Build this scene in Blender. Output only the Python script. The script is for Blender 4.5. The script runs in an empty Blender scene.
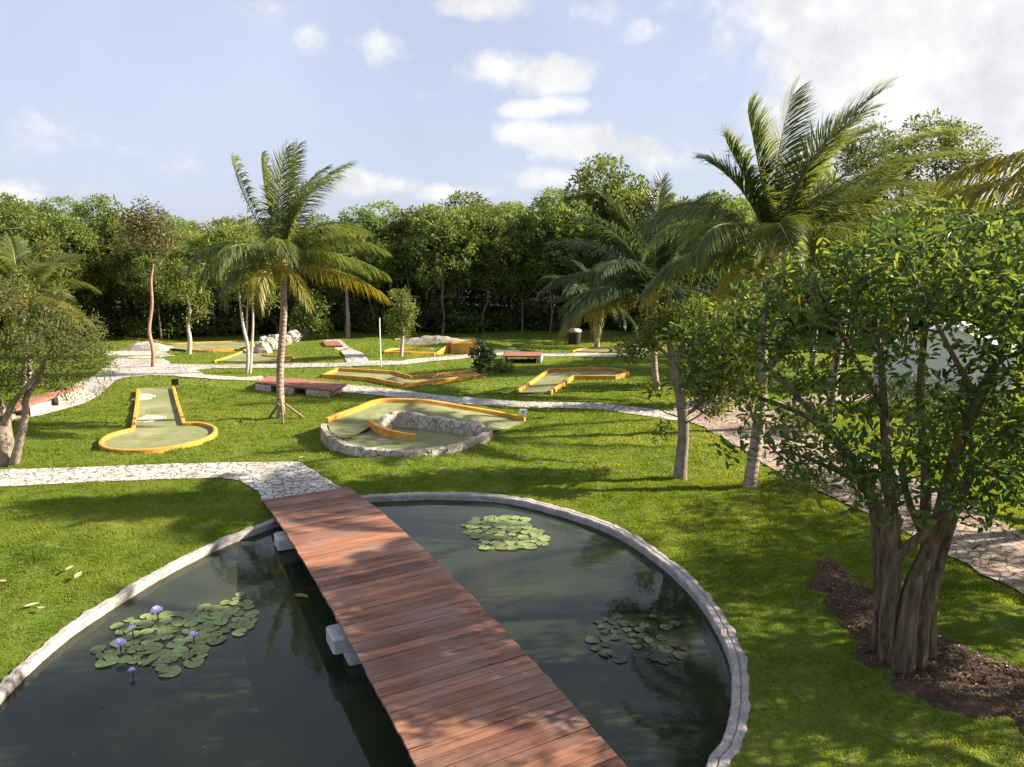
import bpy, math, random
import numpy as np
from mathutils import Vector, Matrix, noise
from mathutils.geometry import delaunay_2d_cdt

R = math.radians
rnd = random.Random(11)
rng = np.random.default_rng(11)
SC = bpy.context.scene
COL = SC.collection

# ------------------------------------------------------------------ camera
CAM_H, PITCH, F = 7.0, R(11.0), 710.0
cp, sp = math.cos(PITCH), math.sin(PITCH)
cam_d = bpy.data.cameras.new('camera')
cam_d.sensor_width = 36.0
cam_d.lens = F / 1024 * 36.0
cam_d.clip_start, cam_d.clip_end = 0.1, 3000
cam = bpy.data.objects.new('camera', cam_d)
COL.objects.link(cam)
cam.location = (0, 0, CAM_H)
cam.rotation_euler = (R(90) - PITCH, 0, 0)
SC.camera = cam


def ray(px, py):
    u, v = (px - 512) / F, (383.5 - py) / F
    return np.array([u, cp + v * sp, -sp + v * cp])


# ------------------------------------------------------------------ terrain
BUMPS = [(-17.5, 35.0, 4.0, 2.5, .45), (-9, 44, 5, 3, .35), (6, 40, 6, 4, .25), (-25, 30, 4, 5, .25),
         (-3.5, 50, 3.0, 2.5, .3), (12, 30, 5, 5, .15), (-20, 47, 4, 2, .25)]


def gz(x, y):
    x = np.asarray(x, float); y = np.asarray(y, float)
    z = np.zeros(np.broadcast(x, y).shape)
    for bx, by, sx, sy, h in BUMPS:
        z = z + h * np.exp(-((x - bx) / sx) ** 2 - ((y - by) / sy) ** 2)
    return z


def at(px, py, dz=0.0):
    """Ground point under a pixel (real terrain height), lifted dz."""
    d = ray(px, py); z = 0.0
    for _ in range(12):
        t = (z + dz - CAM_H) / d[2]
        x, y = d[0] * t, d[1] * t
        z = float(gz(x, y))
    return np.array([x, y, z + dz])


def P3(px, py, y):
    d = ray(px, py); t = y / d[1]
    return np.array([d[0] * t, y, CAM_H + d[2] * t])


def proj(p):
    p = np.asarray(p, float)
    x, y, z = p[..., 0], p[..., 1], p[..., 2] - CAM_H
    zc = y * cp - z * sp
    return np.stack([512 + F * x / zc, 383.5 - F * (y * sp + z * cp) / zc], -1)


# ------------------------------------------------------------------ object helpers
ORI = {}


def tag(o, label=None, cat=None, group=None, kind=None):
    if label: o['label'] = label
    if cat: o['category'] = cat
    if group: o['group'] = group
    if kind: o['kind'] = kind
    return o


def thing(name, loc, label, cat, group=None, rz=0.0):
    o = bpy.data.objects.new(name, None); COL.objects.link(o)
    o.empty_display_size = .2
    o.location = loc; o.rotation_euler = (0, 0, rz)
    ORI[o.name] = np.array(loc, float)
    return tag(o, label, cat, group)


class Geo:
    """Collects vertices and polygons (one size per block) into one mesh."""
    def __init__(self):
        self.v = []; self.blocks = []; self.n = 0

    def add(self, v, f, mi=0, tint=None, smooth=True):
        v = np.asarray(v, float).reshape(-1, 3); f = np.asarray(f, np.int64)
        if len(f) == 0: return
        self.v.append(v)
        if tint is None: tint = np.full(len(f), .5)
        self.blocks.append((f + self.n, mi, np.broadcast_to(np.asarray(tint, float), (len(f),)), smooth))
        self.n += len(v)

    def mesh(self, name, mats, offset=None):
        me = bpy.data.meshes.new(name)
        v = np.concatenate(self.v)
        if offset is not None: v = v - offset
        me.vertices.add(len(v)); me.vertices.foreach_set('co', v.astype(np.float32).ravel())
        nl = sum(b[0].size for b in self.blocks); npoly = sum(len(b[0]) for b in self.blocks)
        me.loops.add(nl); me.polygons.add(npoly)
        me.loops.foreach_set('vertex_index', np.concatenate([b[0].ravel() for b in self.blocks]).astype(np.int32))
        tot = np.concatenate([np.full(len(b[0]), b[0].shape[1]) for b in self.blocks])
        st = np.concatenate([[0], np.cumsum(tot)[:-1]])
        me.polygons.foreach_set('loop_start', st.astype(np.int32))
        me.polygons.foreach_set('loop_total', tot.astype(np.int32))
        me.polygons.foreach_set('material_index', np.concatenate([np.full(len(b[0]), b[1]) for b in self.blocks]).astype(np.int32))
        me.polygons.foreach_set('use_smooth', np.concatenate([np.full(len(b[0]), b[3]) for b in self.blocks]))
        a = me.attributes.new('tint', 'FLOAT', 'FACE')
        a.data.foreach_set('value', np.concatenate([b[2] for b in self.blocks]).astype(np.float32))
        for m in (mats if isinstance(mats, (list, tuple)) else [mats]): me.materials.append(m)
        me.update(calc_edges=True); me.validate()
        return me

    def build(self, name, mats, parent=None, local=False):
        off = None
        if parent is not None and not local: off = ORI[parent.name]
        o = bpy.data.objects.new(name, self.mesh(name, mats, off)); COL.objects.link(o)
        if parent is not None:
            o.parent = parent; ORI[o.name] = ORI[parent.name]
        else:
            ORI[o.name] = np.zeros(3)
        return o


def mono(geo, name, mats, loc):
    """One mesh as a top-level thing with its origin at loc."""
    loc = np.asarray(loc, float)
    o = bpy.data.objects.new(name, geo.mesh(name, mats, loc)); COL.objects.link(o)
    o.location = loc; ORI[o.name] = loc
    return o


def resample(pts, n, closed=False):
    """Catmull-Rom through pts, n samples."""
    p = np.asarray(pts, float); m = len(p)
    out = []
    segs = m if closed else m - 1
    for k in range(n):
        t = k / n * segs if closed else k / (n - 1) * segs
        i = min(int(t), segs - 1); u = t - i
        if closed:
            a, b, c, d = p[(i - 1) % m], p[i % m], p[(i + 1) % m], p[(i + 2) % m]
        else:
            b, c = p[i], p[i + 1]
            a = p[i - 1] if i > 0 else 2 * b - c
            d = p[i + 2] if i + 2 < m else 2 * c - b
        out.append(.5 * (2 * b + (c - a) * u + (2 * a - 5 * b + 4 * c - d) * u * u + (3 * b - a - 3 * c + d) * u ** 3))
    return np.array(out)


def densify(pts, step=.4, closed=False):
    """Straight-edged polyline with extra points."""
    p = [np.asarray(q, float) for q in pts]
    if closed: p = p + [p[0]]
    out = []
    for a, b in zip(p[:-1], p[1:]):
        n = max(1, int(np.linalg.norm(b - a) / step))
        for i in range(n): out.append(a + (b - a) * i / n)
    if not closed: out.append(p[-1])
    return np.array(out)


def tube(pts, rad, sides=8, wob=0.0, ridge=0.0):
    p = np.asarray(pts, float); r = np.broadcast_to(np.asarray(rad, float), (len(p),))
    t = np.gradient(p, axis=0); t /= np.linalg.norm(t, axis=1)[:, None] + 1e-9
    ref = np.array([.31, .95, .05]) if abs(t[0, 1]) < .9 else np.array([1., 0, 0])
    vs = []
    for i in range(len(p)):
        a = np.cross(t[i], ref); a /= np.linalg.norm(a) + 1e-9
        b = np.cross(t[i], a); ref = -np.cross(t[i], a) if False else ref
        ang = np.arange(sides) / sides * 2 * math.pi
        rr = r[i] * (1 + wob * np.sin(ang * 3 + i * .23) + wob * rng.normal(size=sides) * .4 + ridge * np.abs(np.sin(ang * 2.5 + .02 * i)))
        vs.append(p[i] + np.outer(np.cos(ang) * rr, a) + np.outer(np.sin(ang) * rr, b))
    v = np.concatenate(vs); f = []
    for i in range(len(p) - 1):
        for k in range(sides):
            k2 = (k + 1) % sides
            f.append((i * sides + k, i * sides + k2, (i + 1) * sides + k2, (i + 1) * sides + k))
    return v, np.array(f)


def add_tube(g, pts, rad, sides=8, wob=0.0, mi=0, tint=None, ridge=0.0):
    v, f = tube(pts, rad, sides, wob, ridge); g.add(v, f, mi, tint)
    n = len(v)
    g.add(v[-sides:], [list(range(sides))], mi); g.add(v[:sides][::-1], [list(range(sides))], mi)


def add_box(g, c, half, rz=0.0, mi=0, tint=None, bev=0.0):
    """Chamfered box."""
    hx, hy, hz = half; b = min(bev, hx * .9, hy * .9, hz * .9)
    if b <= 0: b = min(hx, hy, hz) * .08
    vs = []
    ring = [(hx - b, hy), (-(hx - b), hy), (-hx, hy - b), (-hx, -(hy - b)), (-(hx - b), -hy), (hx - b, -hy), (hx, -(hy - b)), (hx, hy - b)]
    inner = [(math.copysign(max(abs(x) - b, 0), x), math.copysign(max(abs(y) - b, 0), y)) for x, y in ring]
    lev = [(inner, -hz), (ring, -hz + b), (ring, hz - b), (inner, hz)]
    for rg, z in lev:
        for x, y in rg: vs.append((x, y, z))
    v = np.array(vs); ca, sa = math.cos(rz), math.sin(rz)
    v = np.stack([v[:, 0] * ca - v[:, 1] * sa, v[:, 0] * sa + v[:, 1] * ca, v[:, 2]], 1) + np.asarray(c, float)
    f = []
    for l in range(3):
        for k in range(8):
            k2 = (k + 1) % 8
            f.append((l * 8 + k, l * 8 + k2, (l + 1) * 8 + k2, (l + 1) * 8 + k))
    g.add(v, f, mi, tint, smooth=False)
    g.add(v[24:], [list(range(8))], mi, tint, smooth=False); g.add(v[:8][::-1], [list(range(8))], mi, tint, smooth=False)


def in_poly(x, y, poly):
    x = np.asarray(x); y = np.asarray(y); inside = np.zeros(x.shape, bool)
    n = len(poly); j = n - 1
    for i in range(n):
        xi, yi, xj, yj = poly[i][0], poly[i][1], poly[j][0], poly[j][1]
        with np.errstate(divide='ignore', invalid='ignore'):
            c = ((yi > y) != (yj > y)) & (x < (xj - xi) * (y - yi) / (yj - yi + 1e-12) + xi)
        inside ^= c; j = i
    return inside


def sheet_geo(poly, zf, spacing):
    """Triangulated polygon with interior points, z from zf(x, y)."""
    poly = np.asarray(poly, float)[:, :2]
    x0, y0 = poly.min(0); x1, y1 = poly.max(0)
    gx, gy = np.meshgrid(np.arange(x0, x1, spacing), np.arange(y0, y1, spacing))
    gx, gy = gx.ravel() + rng.uniform(-.2, .2, gx.size) * spacing, gy.ravel() + rng.uniform(-.2, .2, gx.size) * spacing
    k = in_poly(gx, gy, poly)
    pts = [Vector(p) for p in poly] + [Vector((a, b)) for a, b in zip(gx[k], gy[k])]
    n = len(poly)
    vv, ee, ff, *_ = delaunay_2d_cdt(pts, [(i, (i + 1) % n) for i in range(n)], [list(range(n))], 2, 1e-4)
    v = np.array([(p.x, p.y) for p in vv]); z = zf(v[:, 0], v[:, 1])
    g = Geo()
    f = np.array([t for t in ff if len(t) == 3])
    a, b, c = v[f[:, 0]], v[f[:, 1]], v[f[:, 2]]
    cr = (b[:, 0] - a[:, 0]) * (c[:, 1] - a[:, 1]) - (b[:, 1] - a[:, 1]) * (c[:, 0] - a[:, 0])
    f[cr < 0] = f[cr < 0][:, ::-1]
    g.add(np.column_stack([v, z]), f)
    return g


def rough_edge(poly, amp, step=.25, seed=0):
    p = densify([np.asarray(q, float)[:2] for q in poly], step, True)
    out = []
    for x, y in p:
        out.append((x + amp * noise.noise((x * 2.1, y * 2.1, seed)), y + amp * noise.noise((x * 2.1, y * 2.1, seed + 9))))
    return np.array(out)


# ------------------------------------------------------------------ materials
def mat(name):
    m = bpy.data.materials.new(name); m.use_nodes = True
    nt = m.node_tree; nt.nodes.clear()
    out = nt.nodes.new('ShaderNodeOutputMaterial')
    b = nt.nodes.new('ShaderNodeBsdfPrincipled')
    nt.links.new(b.outputs[0], out.inputs[0])
    return m, nt, b, out


def N(nt, typ, **kw):
    n = nt.nodes.new('ShaderNode' + typ)
    for k, v in kw.items():
        if k.startswith('i_'): n.inputs[k[2:].replace('_', ' ')].default_value = v
        else: setattr(n, k, v)
    return n


def ramp(nt, src, stops, interp='LINEAR'):
    r = nt.nodes.new('ShaderNodeValToRGB'); r.color_ramp.interpolation = interp
    e = r.color_ramp.elements
    while len(e) < len(stops): e.new(.5)
    for k, (p, c) in enumerate(stops):
        e[k].position = p; e[k].color = (*c, 1) if len(c) == 3 else c
    nt.links.new(src, r.inputs[0]); return r.outputs[0]


def mixc(nt, fac, a, b, mode='MIX'):
    m = nt.nodes.new('ShaderNodeMix'); m.data_type = 'RGBA'; m.blend_type = mode
    for i, s in ((0, fac), (6, a), (7, b)):
        if hasattr(s, 'is_output'): nt.links.new(s, m.inputs[i])
        elif i == 0: m.inputs[0].default_value = s
        else: m.inputs[i].default_value = (*s, 1)
    return m.outputs[2]


def math_(nt, op, a, b=0.0, clamp=False):
    m = nt.nodes.new('ShaderNodeMath'); m.operation = op; m.use_clamp = clamp
    for i, s in ((0, a), (1, b)):
        if hasattr(s, 'is_output'): nt.links.new(s, m.inputs[i])
        else: m.inputs[i].default_value = s
    return m.outputs[0]


def noise_n(nt, scale, detail=4, rough=.55, coord='Object', vec=None):
    n = nt.nodes.new('ShaderNodeTexNoise'); n.inputs['Scale'].default_value = scale
    n.inputs['Detail'].default_value = detail; n.inputs['Roughness'].default_value = rough
    if vec is None:
        tc = nt.nodes.new('ShaderNodeTexCoord'); vec = tc.outputs[coord]
    nt.links.new(vec, n.inputs['Vector']); return n.outputs['Fac']


def world_pos(nt):
    return nt.nodes.new('ShaderNodeNewGeometry').outputs['Position']


def bump(nt, b, h, strength, dist=.02):
    n = nt.nodes.new('ShaderNodeBump'); n.inputs['Strength'].default_value = strength; n.inputs['Distance'].default_value = dist
    nt.links.new(h, n.inputs['Height']); nt.links.new(n.outputs[0], b.inputs['Normal'])


def leaf_mat(name, dark, mid, light, trans=.4, obj_var=.25, rough=.5, spec=.35):
    m, nt, b, out = mat(name)
    at_ = N(nt, 'Attribute', attribute_name='tint')
    c = ramp(nt, at_.outputs['Fac'], [(0, dark), (.5, mid), (1, light)])
    if obj_var:
        oi = N(nt, 'ObjectInfo')
        h = N(nt, 'HueSaturation')
        nt.links.new(c, h.inputs['Color'])
        nt.links.new(math_(nt, 'ADD', math_(nt, 'MULTIPLY', oi.outputs['Random'], .028), .480), h.inputs['Hue'])
        nt.links.new(math_(nt, 'ADD', math_(nt, 'MULTIPLY', oi.outputs['Random'], obj_var * 2.4), 1 - obj_var), h.inputs['Value'])
        c = h.outputs[0]
    nt.links.new(c, b.inputs['Base Color'])
    b.inputs['Roughness'].default_value = rough; b.inputs['Specular IOR Level'].default_value = spec
    t = N(nt, 'BsdfTranslucent')
    tcol = N(nt, 'HueSaturation', i_Hue=.48, i_Saturation=1.15, i_Value=1.6)
    nt.links.new(c, tcol.inputs['Color']); nt.links.new(tcol.outputs[0], t.inputs[0])
    mx = N(nt, 'MixShader'); mx.inputs[0].default_value = trans
    nt.links.new(b.outputs[0], mx.inputs[1]); nt.links.new(t.outputs[0], mx.inputs[2]); nt.links.new(mx.outputs[0], out.inputs[0])
    return m


def rough_mat(name, c1, c2, scale=3, rough=.85, bmp=.3, bscale=20, dist=.02, c3=None):
    m, nt, b, out = mat(name)
    pos = world_pos(nt)
    n1 = noise_n(nt, scale, 5, .6, vec=pos)
    c = ramp(nt, n1, [(.3, c1), (.7, c2)])
    if c3:
        n3 = noise_n(nt, scale * 5.3, 3, .6, vec=pos)
        c = mixc(nt, ramp(nt, n3, [(.55, (0, 0, 0)), (.7, (1, 1, 1))]), c, c3)
    nt.links.new(c, b.inputs['Base Color'])
    b.inputs['Roughness'].default_value = rough; b.inputs['Specular IOR Level'].default_value = .25
    if bmp: bump(nt, b, noise_n(nt, bscale, 5, .65, vec=pos), bmp, dist)
    return m


def stone_mat(name, cell, c_lo, c_hi, joint, jw=.06, rough=.85, stretch=(1, 1, 1), stain=None):
    """Irregular stones with joints."""
    m, nt, b, out = mat(name)
    pos = world_pos(nt)
    mp = N(nt, 'Mapping'); mp.inputs['Scale'].default_value = stretch
    nt.links.new(pos, mp.inputs['Vector'])
    nz = noise_n(nt, cell * 1.3, 2, .5, vec=mp.outputs[0])
    dv = N(nt, 'VectorMath', operation='ADD'); nt.links.new(mp.outputs[0], dv.inputs[0])
    sc = N(nt, 'VectorMath', operation='SCALE'); nt.links.new(N(nt, 'CombineXYZ').outputs[0], sc.inputs[0])
    cx = N(nt, 'CombineXYZ'); w = math_(nt, 'MULTIPLY', math_(nt, 'SUBTRACT', nz, .5), (.9 / cell))
    nt.links.new(w, cx.inputs[0]); nt.links.new(w, cx.inputs[1]); nt.links.new(w, cx.inputs[2]); nt.links.new(cx.outputs[0], dv.inputs[1])
    v1 = N(nt, 'TexVoronoi', feature='DISTANCE_TO_EDGE'); v1.inputs['Scale'].default_value = cell
    v2 = N(nt, 'TexVoronoi', feature='F1'); v2.inputs['Scale'].default_value = cell
    nt.links.new(dv.outputs[0], v1.inputs['Vector']); nt.links.new(dv.outputs[0], v2.inputs['Vector'])
    sep = N(nt, 'SeparateColor'); nt.links.new(v2.outputs['Color'], sep.inputs[0])
    c = mixc(nt, sep.outputs[0], c_lo, c_hi)
    n2 = noise_n(nt, cell * 4, 5, .65, vec=pos)
    c = mixc(nt, .35, c, ramp(nt, n2, [(.3, tuple(.45 * x for x in c_lo)), (.65, c_hi)]))
    if stain:
        n3 = noise_n(nt, .55, 4, .6, vec=pos)
        c = mixc(nt, ramp(nt, n3, [(.45, (0, 0, 0)), (.62, (1, 1, 1))]), c, stain, 'MULTIPLY')
    je = ramp(nt, v1.outputs['Distance'], [(jw * .35, (0, 0, 0)), (jw, (1, 1, 1))])
    jc = mixc(nt, ramp(nt, noise_n(nt, 1.7, 4, .6, vec=pos), [(.45, (0, 0, 0)), (.6, (1, 1, 1))]), joint, (.060, .085, .022))
    c = mixc(nt, je, jc, c)
    nt.links.new(c, b.inputs['Base Color'])
    b.inputs['Roughness'].default_value = rough; b.inputs['Specular IOR Level'].default_value = .25
    h = math_(nt, 'ADD', math_(nt, 'MULTIPLY', je, .8), math_(nt, 'MULTIPLY', n2, .35))
    bump(nt, b, h, .9, .05)
    return m


M = {}
# lawn soil under the blades
m, nt, b, out = mat('lawn')
pos = world_pos(nt)
n1 = noise_n(nt, .35, 4, .6, vec=pos); n2 = noise_n(nt, 9, 4, .7, vec=pos); n3 = noise_n(nt, 1.6, 4, .6, vec=pos)
c = ramp(nt, n2, [(.3, (.046, .078, .011)), (.5, (.112, .164, .020)), (.72, (.168, .212, .034))])
c = mixc(nt, ramp(nt, n1, [(.38, (0, 0, 0)), (.66, (.55, .55, .55))]), c, (.15, .20, .028))
c = mixc(nt, ramp(nt, n3, [(.52, (0, 0, 0)), (.68, (.5, .5, .5))]), c, (.22, .20, .075))
nt.links.new(c, b.inputs['Base Color']); b.inputs['Roughness'].default_value = .9; b.inputs['Specular IOR Level'].default_value = .1
bump(nt, b, math_(nt, 'ADD', n2, math_(nt, 'MULTIPLY', noise_n(nt, 45, 3, .7, vec=pos), .5)), .9, .06)
M['lawn'] = m
M['blade'] = leaf_mat('grass_blade', (.070, .116, .014), (.150, .208, .026), (.250, .275, .058), .5, 0, .7, .15)
M['path'] = stone_mat('crazy_paving', 3.9, (.42, .38, .34), (.68, .64, .60), (.15, .13, .10), .06, stain=(.80, .75, .69))
M['path_pink'] = stone_mat('pinkish_paving', 3.6, (.32, .24, .19), (.52, .42, .34), (.17, .12, .09), .06, stain=(.75, .66, .62))
M['wallstone'] = stone_mat('limestone_wall', 3.6, (.42, .37, .30), (.62, .56, .48), (.25, .21, .165), .035, stretch=(1, 1, .7), stain=(.75, .7, .62))
M['coping'] = rough_mat('pond_stone', (.30, .265, .24), (.50, .45, .42), 3.5, .85, .8, 18, .04, (.20, .17, .15))
M['soil'] = rough_mat('bare_soil', (.050, .030, .020), (.115, .072, .048), 2.2, .95, 1, 22, .05, (.16, .105, .072))
M['leaf_pale'] = rough_mat('pale_dead_leaf', (.30, .25, .13), (.46, .40, .24), 12, .8, 0)
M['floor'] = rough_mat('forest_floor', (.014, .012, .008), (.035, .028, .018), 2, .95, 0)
M['litter'] = leaf_mat('dry_leaf', (.10, .055, .03), (.18, .11, .06), (.30, .22, .13), .2, 0)
M['pond_floor'] = rough_mat('pond_floor', (.03, .035, .02), (.06, .06, .03), 1, .9, 0)
# painted kerb
m, nt, b, out = mat('yellow_kerb_paint')
pos = world_pos(nt)
c = ramp(nt, noise_n(nt, 2.2, 5, .65, vec=pos), [(.3, (.46, .19, .014)), (.52, (.66, .31, .024)), (.72, (.70, .43, .12))])
c = mixc(nt, ramp(nt, noise_n(nt, 13, 4, .7, vec=pos), [(.50, (0, 0, 0)), (.60, (.8, .8, .8))]), c, (.30, .22, .14))
nt.links.new(c, b.inputs['Base Color']); b.inputs['Roughness'].default_value = .7; b.inputs['Specular IOR Level'].default_value = .3
bump(nt, b, noise_n(nt, 30, 4, .6, vec=pos), .3, .02); M['kerb'] = m
# artificial turf
m, nt, b, out = mat('worn_turf')
pos = world_pos(nt)
c = ramp(nt, noise_n(nt, .9, 5, .65, vec=pos), [(.3, (.105, .135, .050)), (.48, (.215, .235, .100)), (.66, (.37, .34, .20))])
c = mixc(nt, .35, c, ramp(nt, noise_n(nt, 12, 4, .7, vec=pos), [(.3, (.11, .13, .05)), (.7, (.34, .33, .19))]))
c = mixc(nt, ramp(nt, noise_n(nt, .45, 5, .7, vec=pos), [(.52, (0, 0, 0)), (.64, (.6, .6, .6))]), c, (.12, .115, .06))
nt.links.new(c, b.inputs['Base Color']); b.inputs['Roughness'].default_value = .95; b.inputs['Specular IOR Level'].default_value = .1
bump(nt, b, noise_n(nt, 25, 3, .6, vec=pos), .4, .02); M['turf'] = m
M['sand'] = rough_mat('beige_concrete', (.42, .36, .27), (.58, .50, .40), 3, .9, .4, 30)
# deck wood
m, nt, b, out = mat('deck_wood')
tc = N(nt, 'TexCoord'); at_ = N(nt, 'Attribute', attribute_name='tint')
mp = N(nt, 'Mapping'); mp.inputs['Scale'].default_value = (1.1, 14, 14)
nt.links.new(tc.outputs['Object'], mp.inputs['Vector'])
off = N(nt, 'CombineXYZ'); nt.links.new(math_(nt, 'MULTIPLY', at_.outputs['Fac'], 37), off.inputs[0])
va = N(nt, 'VectorMath', operation='ADD'); nt.links.new(mp.outputs[0], va.inputs[0]); nt.links.new(off.outputs[0], va.inputs[1])
g1 = noise_n(nt, 1.0, 6, .7, vec=va.outputs[0])
c = ramp(nt, g1, [(.25, (.070, .030, .019)), (.42, (.195, .084, .048)), (.6, (.310, .140, .078)), (.8, (.43, .245, .155))])
c = mixc(nt, 1.0, c, ramp(nt, at_.outputs['Fac'], [(0, (.46, .44, .46)), (.5, (.95, .95, .95)), (1, (1.4, 1.34, 1.26))]), 'MULTIPLY')
blot = noise_n(nt, 1.1, 4, .6, vec=tc.outputs['Object'])
c = mixc(nt, ramp(nt, blot, [(.42, (0, 0, 0)), (.68, (.6, .6, .6))]), c, (.27, .18, .14))
crk = N(nt, 'Mapping'); crk.inputs['Scale'].default_value = (1.3, 24, 5); nt.links.new(tc.outputs['Object'], crk.inputs['Vector'])
kf = ramp(nt, noise_n(nt, .8, 3, .6, vec=crk.outputs[0]), [(.66, (0, 0, 0)), (.70, (1, 1, 1))])
c = mixc(nt, kf, c, (.018, .008, .006))
nt.links.new(c, b.inputs['Base Color']); b.inputs['Roughness'].default_value = .62; b.inputs['Specular IOR Level'].default_value = .35
bump(nt, b, math_(nt, 'SUBTRACT', g1, kf), .45, .02); M['deck'] = m
M['reddeck'] = rough_mat('red_deck', (.24, .095, .065), (.36, .17, .12), 3, .75, .3, 15)
M['dark_wood'] = rough_mat('dark_timber', (.03, .018, .014), (.07, .04, .03), 6, .8, .3, 20)
M['pier'] = rough_mat('pier_stone', (.42, .39, .40), (.60, .56, .56), 3, .85, .7, 14, .03, (.28, .25, .25))
# water
m, nt, b, out = mat('pond_water')
pos = world_pos(nt)
c = ramp(nt, noise_n(nt, .28, 4, .55, vec=pos), [(.35, (.014, .021, .012)), (.50, (.024, .031, .017)), (.70, (.050, .050, .024))])
nt.links.new(c, b.inputs['Base Color'])
b.inputs['Roughness'].default_value = .03; b.inputs['IOR'].default_value = 1.33; b.inputs['Specular IOR Level'].default_value = .5
bump(nt, b, noise_n(nt, 2.6, 4, .6, vec=pos), .08, .03); M['water'] = m
M['pad'] = leaf_mat('lily_pad', (.15, .19, .06), (.25, .31, .115), (.36, .38, .16), .25, .3, .5, .4)
M['pad_shade'] = leaf_mat('shaded_lily_pad', (.030, .038, .022), (.050, .056, .034), (.085, .085, .05), .1, .3, .5, .4)  # pad colour taken down to stand for shade over the loose patch
M['petal'] = leaf_mat('lilac_petal', (.58, .48, .78), (.72, .64, .88), (.86, .82, .95), .4, 0)
M['gold'] = rough_mat('stamen_yellow', (.7, .45, .05), (.8, .55, .1), 10, .7, 0)
M['stem'] = rough_mat('lily_stem', (.06, .05, .03), (.10, .08, .04), 8, .7, 0)
# barks
M['bark_big'] = rough_mat('fluted_bark', (.055, .038, .026), (.17, .118, .078), 4, .9, 1, 14, .08, (.26, .20, .14))
m, nt, b, out = mat('fluted_bark')
pos = world_pos(nt)
mp = N(nt, 'Mapping'); mp.inputs['Scale'].default_value = (9, 9, 1.1); nt.links.new(pos, mp.inputs['Vector'])
gr = noise_n(nt, 1.0, 6, .7, vec=mp.outputs[0])
c = ramp(nt, gr, [(.3, (.034, .022, .014)), (.46, (.140, .092, .060)), (.6, (.26, .185, .120)), (.8, (.40, .31, .21))])
c = mixc(nt, ramp(nt, noise_n(nt, 1.8, 4, .6, vec=pos), [(.45, (0, 0, 0)), (.7, (.6, .6, .6))]), c, (.13, .125, .085))
nt.links.new(c, b.inputs['Base Color']); b.inputs['Roughness'].default_value = .92; b.inputs['Specular IOR Level'].default_value = .2
bump(nt, b, math_(nt, 'ADD', gr, math_(nt, 'MULTIPLY', noise_n(nt, 24, 4, .7, vec=pos), .3)), 1.0, .09); M['bark_big'] = m
M['bark_grey'] = rough_mat('grey_bark', (.16, .12, .09), (.33, .27, .21), 6, .9, .8, 20, .03)
M['bark_red'] = rough_mat('reddish_bark', (.23, .13, .09), (.40, .26, .18), 5, .85, .5, 20, .03)
M['bark_pale'] = rough_mat('pale_bark', (.33, .28, .23), (.55, .48, .40), 5, .85, .5, 20, .03)
M['bark_dark'] = rough_mat('wood_bark', (.10, .08, .06), (.27, .22, .17), 3, .9, .6, 14, .03)
# palm trunk with leaf-scar rings
m, nt, b, out = mat('palm_bark')
pos = world_pos(nt)
wv = N(nt, 'TexWave', wave_type='BANDS', bands_direction='Z'); wv.inputs['Scale'].default_value = 1.9
wv.inputs['Distortion'].default_value = 5.0; wv.inputs['Detail'].default_value = 3; wv.inputs['Detail Scale'].default_value = 2
nt.links.new(pos, wv.inputs['Vector'])
c = ramp(nt, noise_n(nt, 3, 5, .65, vec=pos), [(.3, (.20, .145, .11)), (.7, (.44, .35, .28))])
c = mixc(nt, ramp(nt, wv.outputs['Fac'], [(.0, (.55, .55, .55)), (.25, (0, 0, 0))]), c, (.12, .075, .055))
nt.links.new(c, b.inputs['Base Color']); b.inputs['Roughness'].default_value = .9; b.inputs['Specular IOR Level'].default_value = .2
bump(nt, b, wv.outputs['Fac'], .5, .03); M['palm_bark'] = m
# leaves
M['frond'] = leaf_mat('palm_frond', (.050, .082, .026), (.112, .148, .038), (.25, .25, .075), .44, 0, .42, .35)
M['frond_shade'] = leaf_mat('shaded_palm_frond', (.022, .048, .020), (.055, .088, .030), (.14, .17, .06), .35, 0, .42, .4)  # darker copy of the frond colour, painting in shade from neighbouring trees
M['frond_y'] = leaf_mat('yellow_frond', (.13, .15, .03), (.26, .24, .04), (.42, .33, .07), .42, 0, .5, .4)
M['rachis'] = rough_mat('frond_stalk', (.20, .20, .05), (.36, .30, .09), 4, .6, 0)
M['husk'] = rough_mat('coconut_husk', (.34, .22, .04), (.45, .32, .08), 6, .6, 0)
M['leaf_big'] = leaf_mat('glossy_leaf', (.042, .084, .022), (.095, .150, .036), (.205, .245, .058), .46, 0, .42, .4)
M['leaf_olive'] = leaf_mat('olive_leaf', (.066, .088, .026), (.130, .160, .046), (.23, .24, .085), .42, 0, .6, .2)
M['leaf_lime'] = leaf_mat('lime_leaf', (.06, .10, .02), (.12, .17, .03), (.24, .25, .05), .4, 0)
M['leaf_wood'] = leaf_mat('woodland_leaf', (.056, .094, .026), (.125, .182, .046), (.225, .268, .082), .47, .30, .55, .25)
M['leaf_wood_y'] = leaf_mat('yellowish_woodland_leaf', (.068, .096, .024), (.150, .190, .046), (.26, .285, .09), .45, .3, .55, .25)
M['leaf_dry'] = leaf_mat('dry_twiggy_leaf', (.085, .085, .035), (.14, .13, .05), (.22, .19, .09), .3, 0)
M['leaf_dark'] = leaf_mat('dark_shrub_leaf', (.018, .042, .014), (.035, .070, .020), (.09, .13, .04), .3, .2)
M['white'] = rough_mat('white_render', (.74, .70, .66), (.84, .80, .77), 1.2, .85, .15, 20)
M['white_paint'] = rough_mat('white_paint', (.74, .74, .74), (.80, .80, .80), 3, .5, 0)
M['black'] = rough_mat('dark_sign', (.022, .020, .018), (.04, .036, .03), 8, .6, 0)
M['stake'] = rough_mat('weathered_stake', (.14, .12, .06), (.25, .20, .11), 6, .85, .4, 20)
M['dry_patch'] = M['sand']

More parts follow.
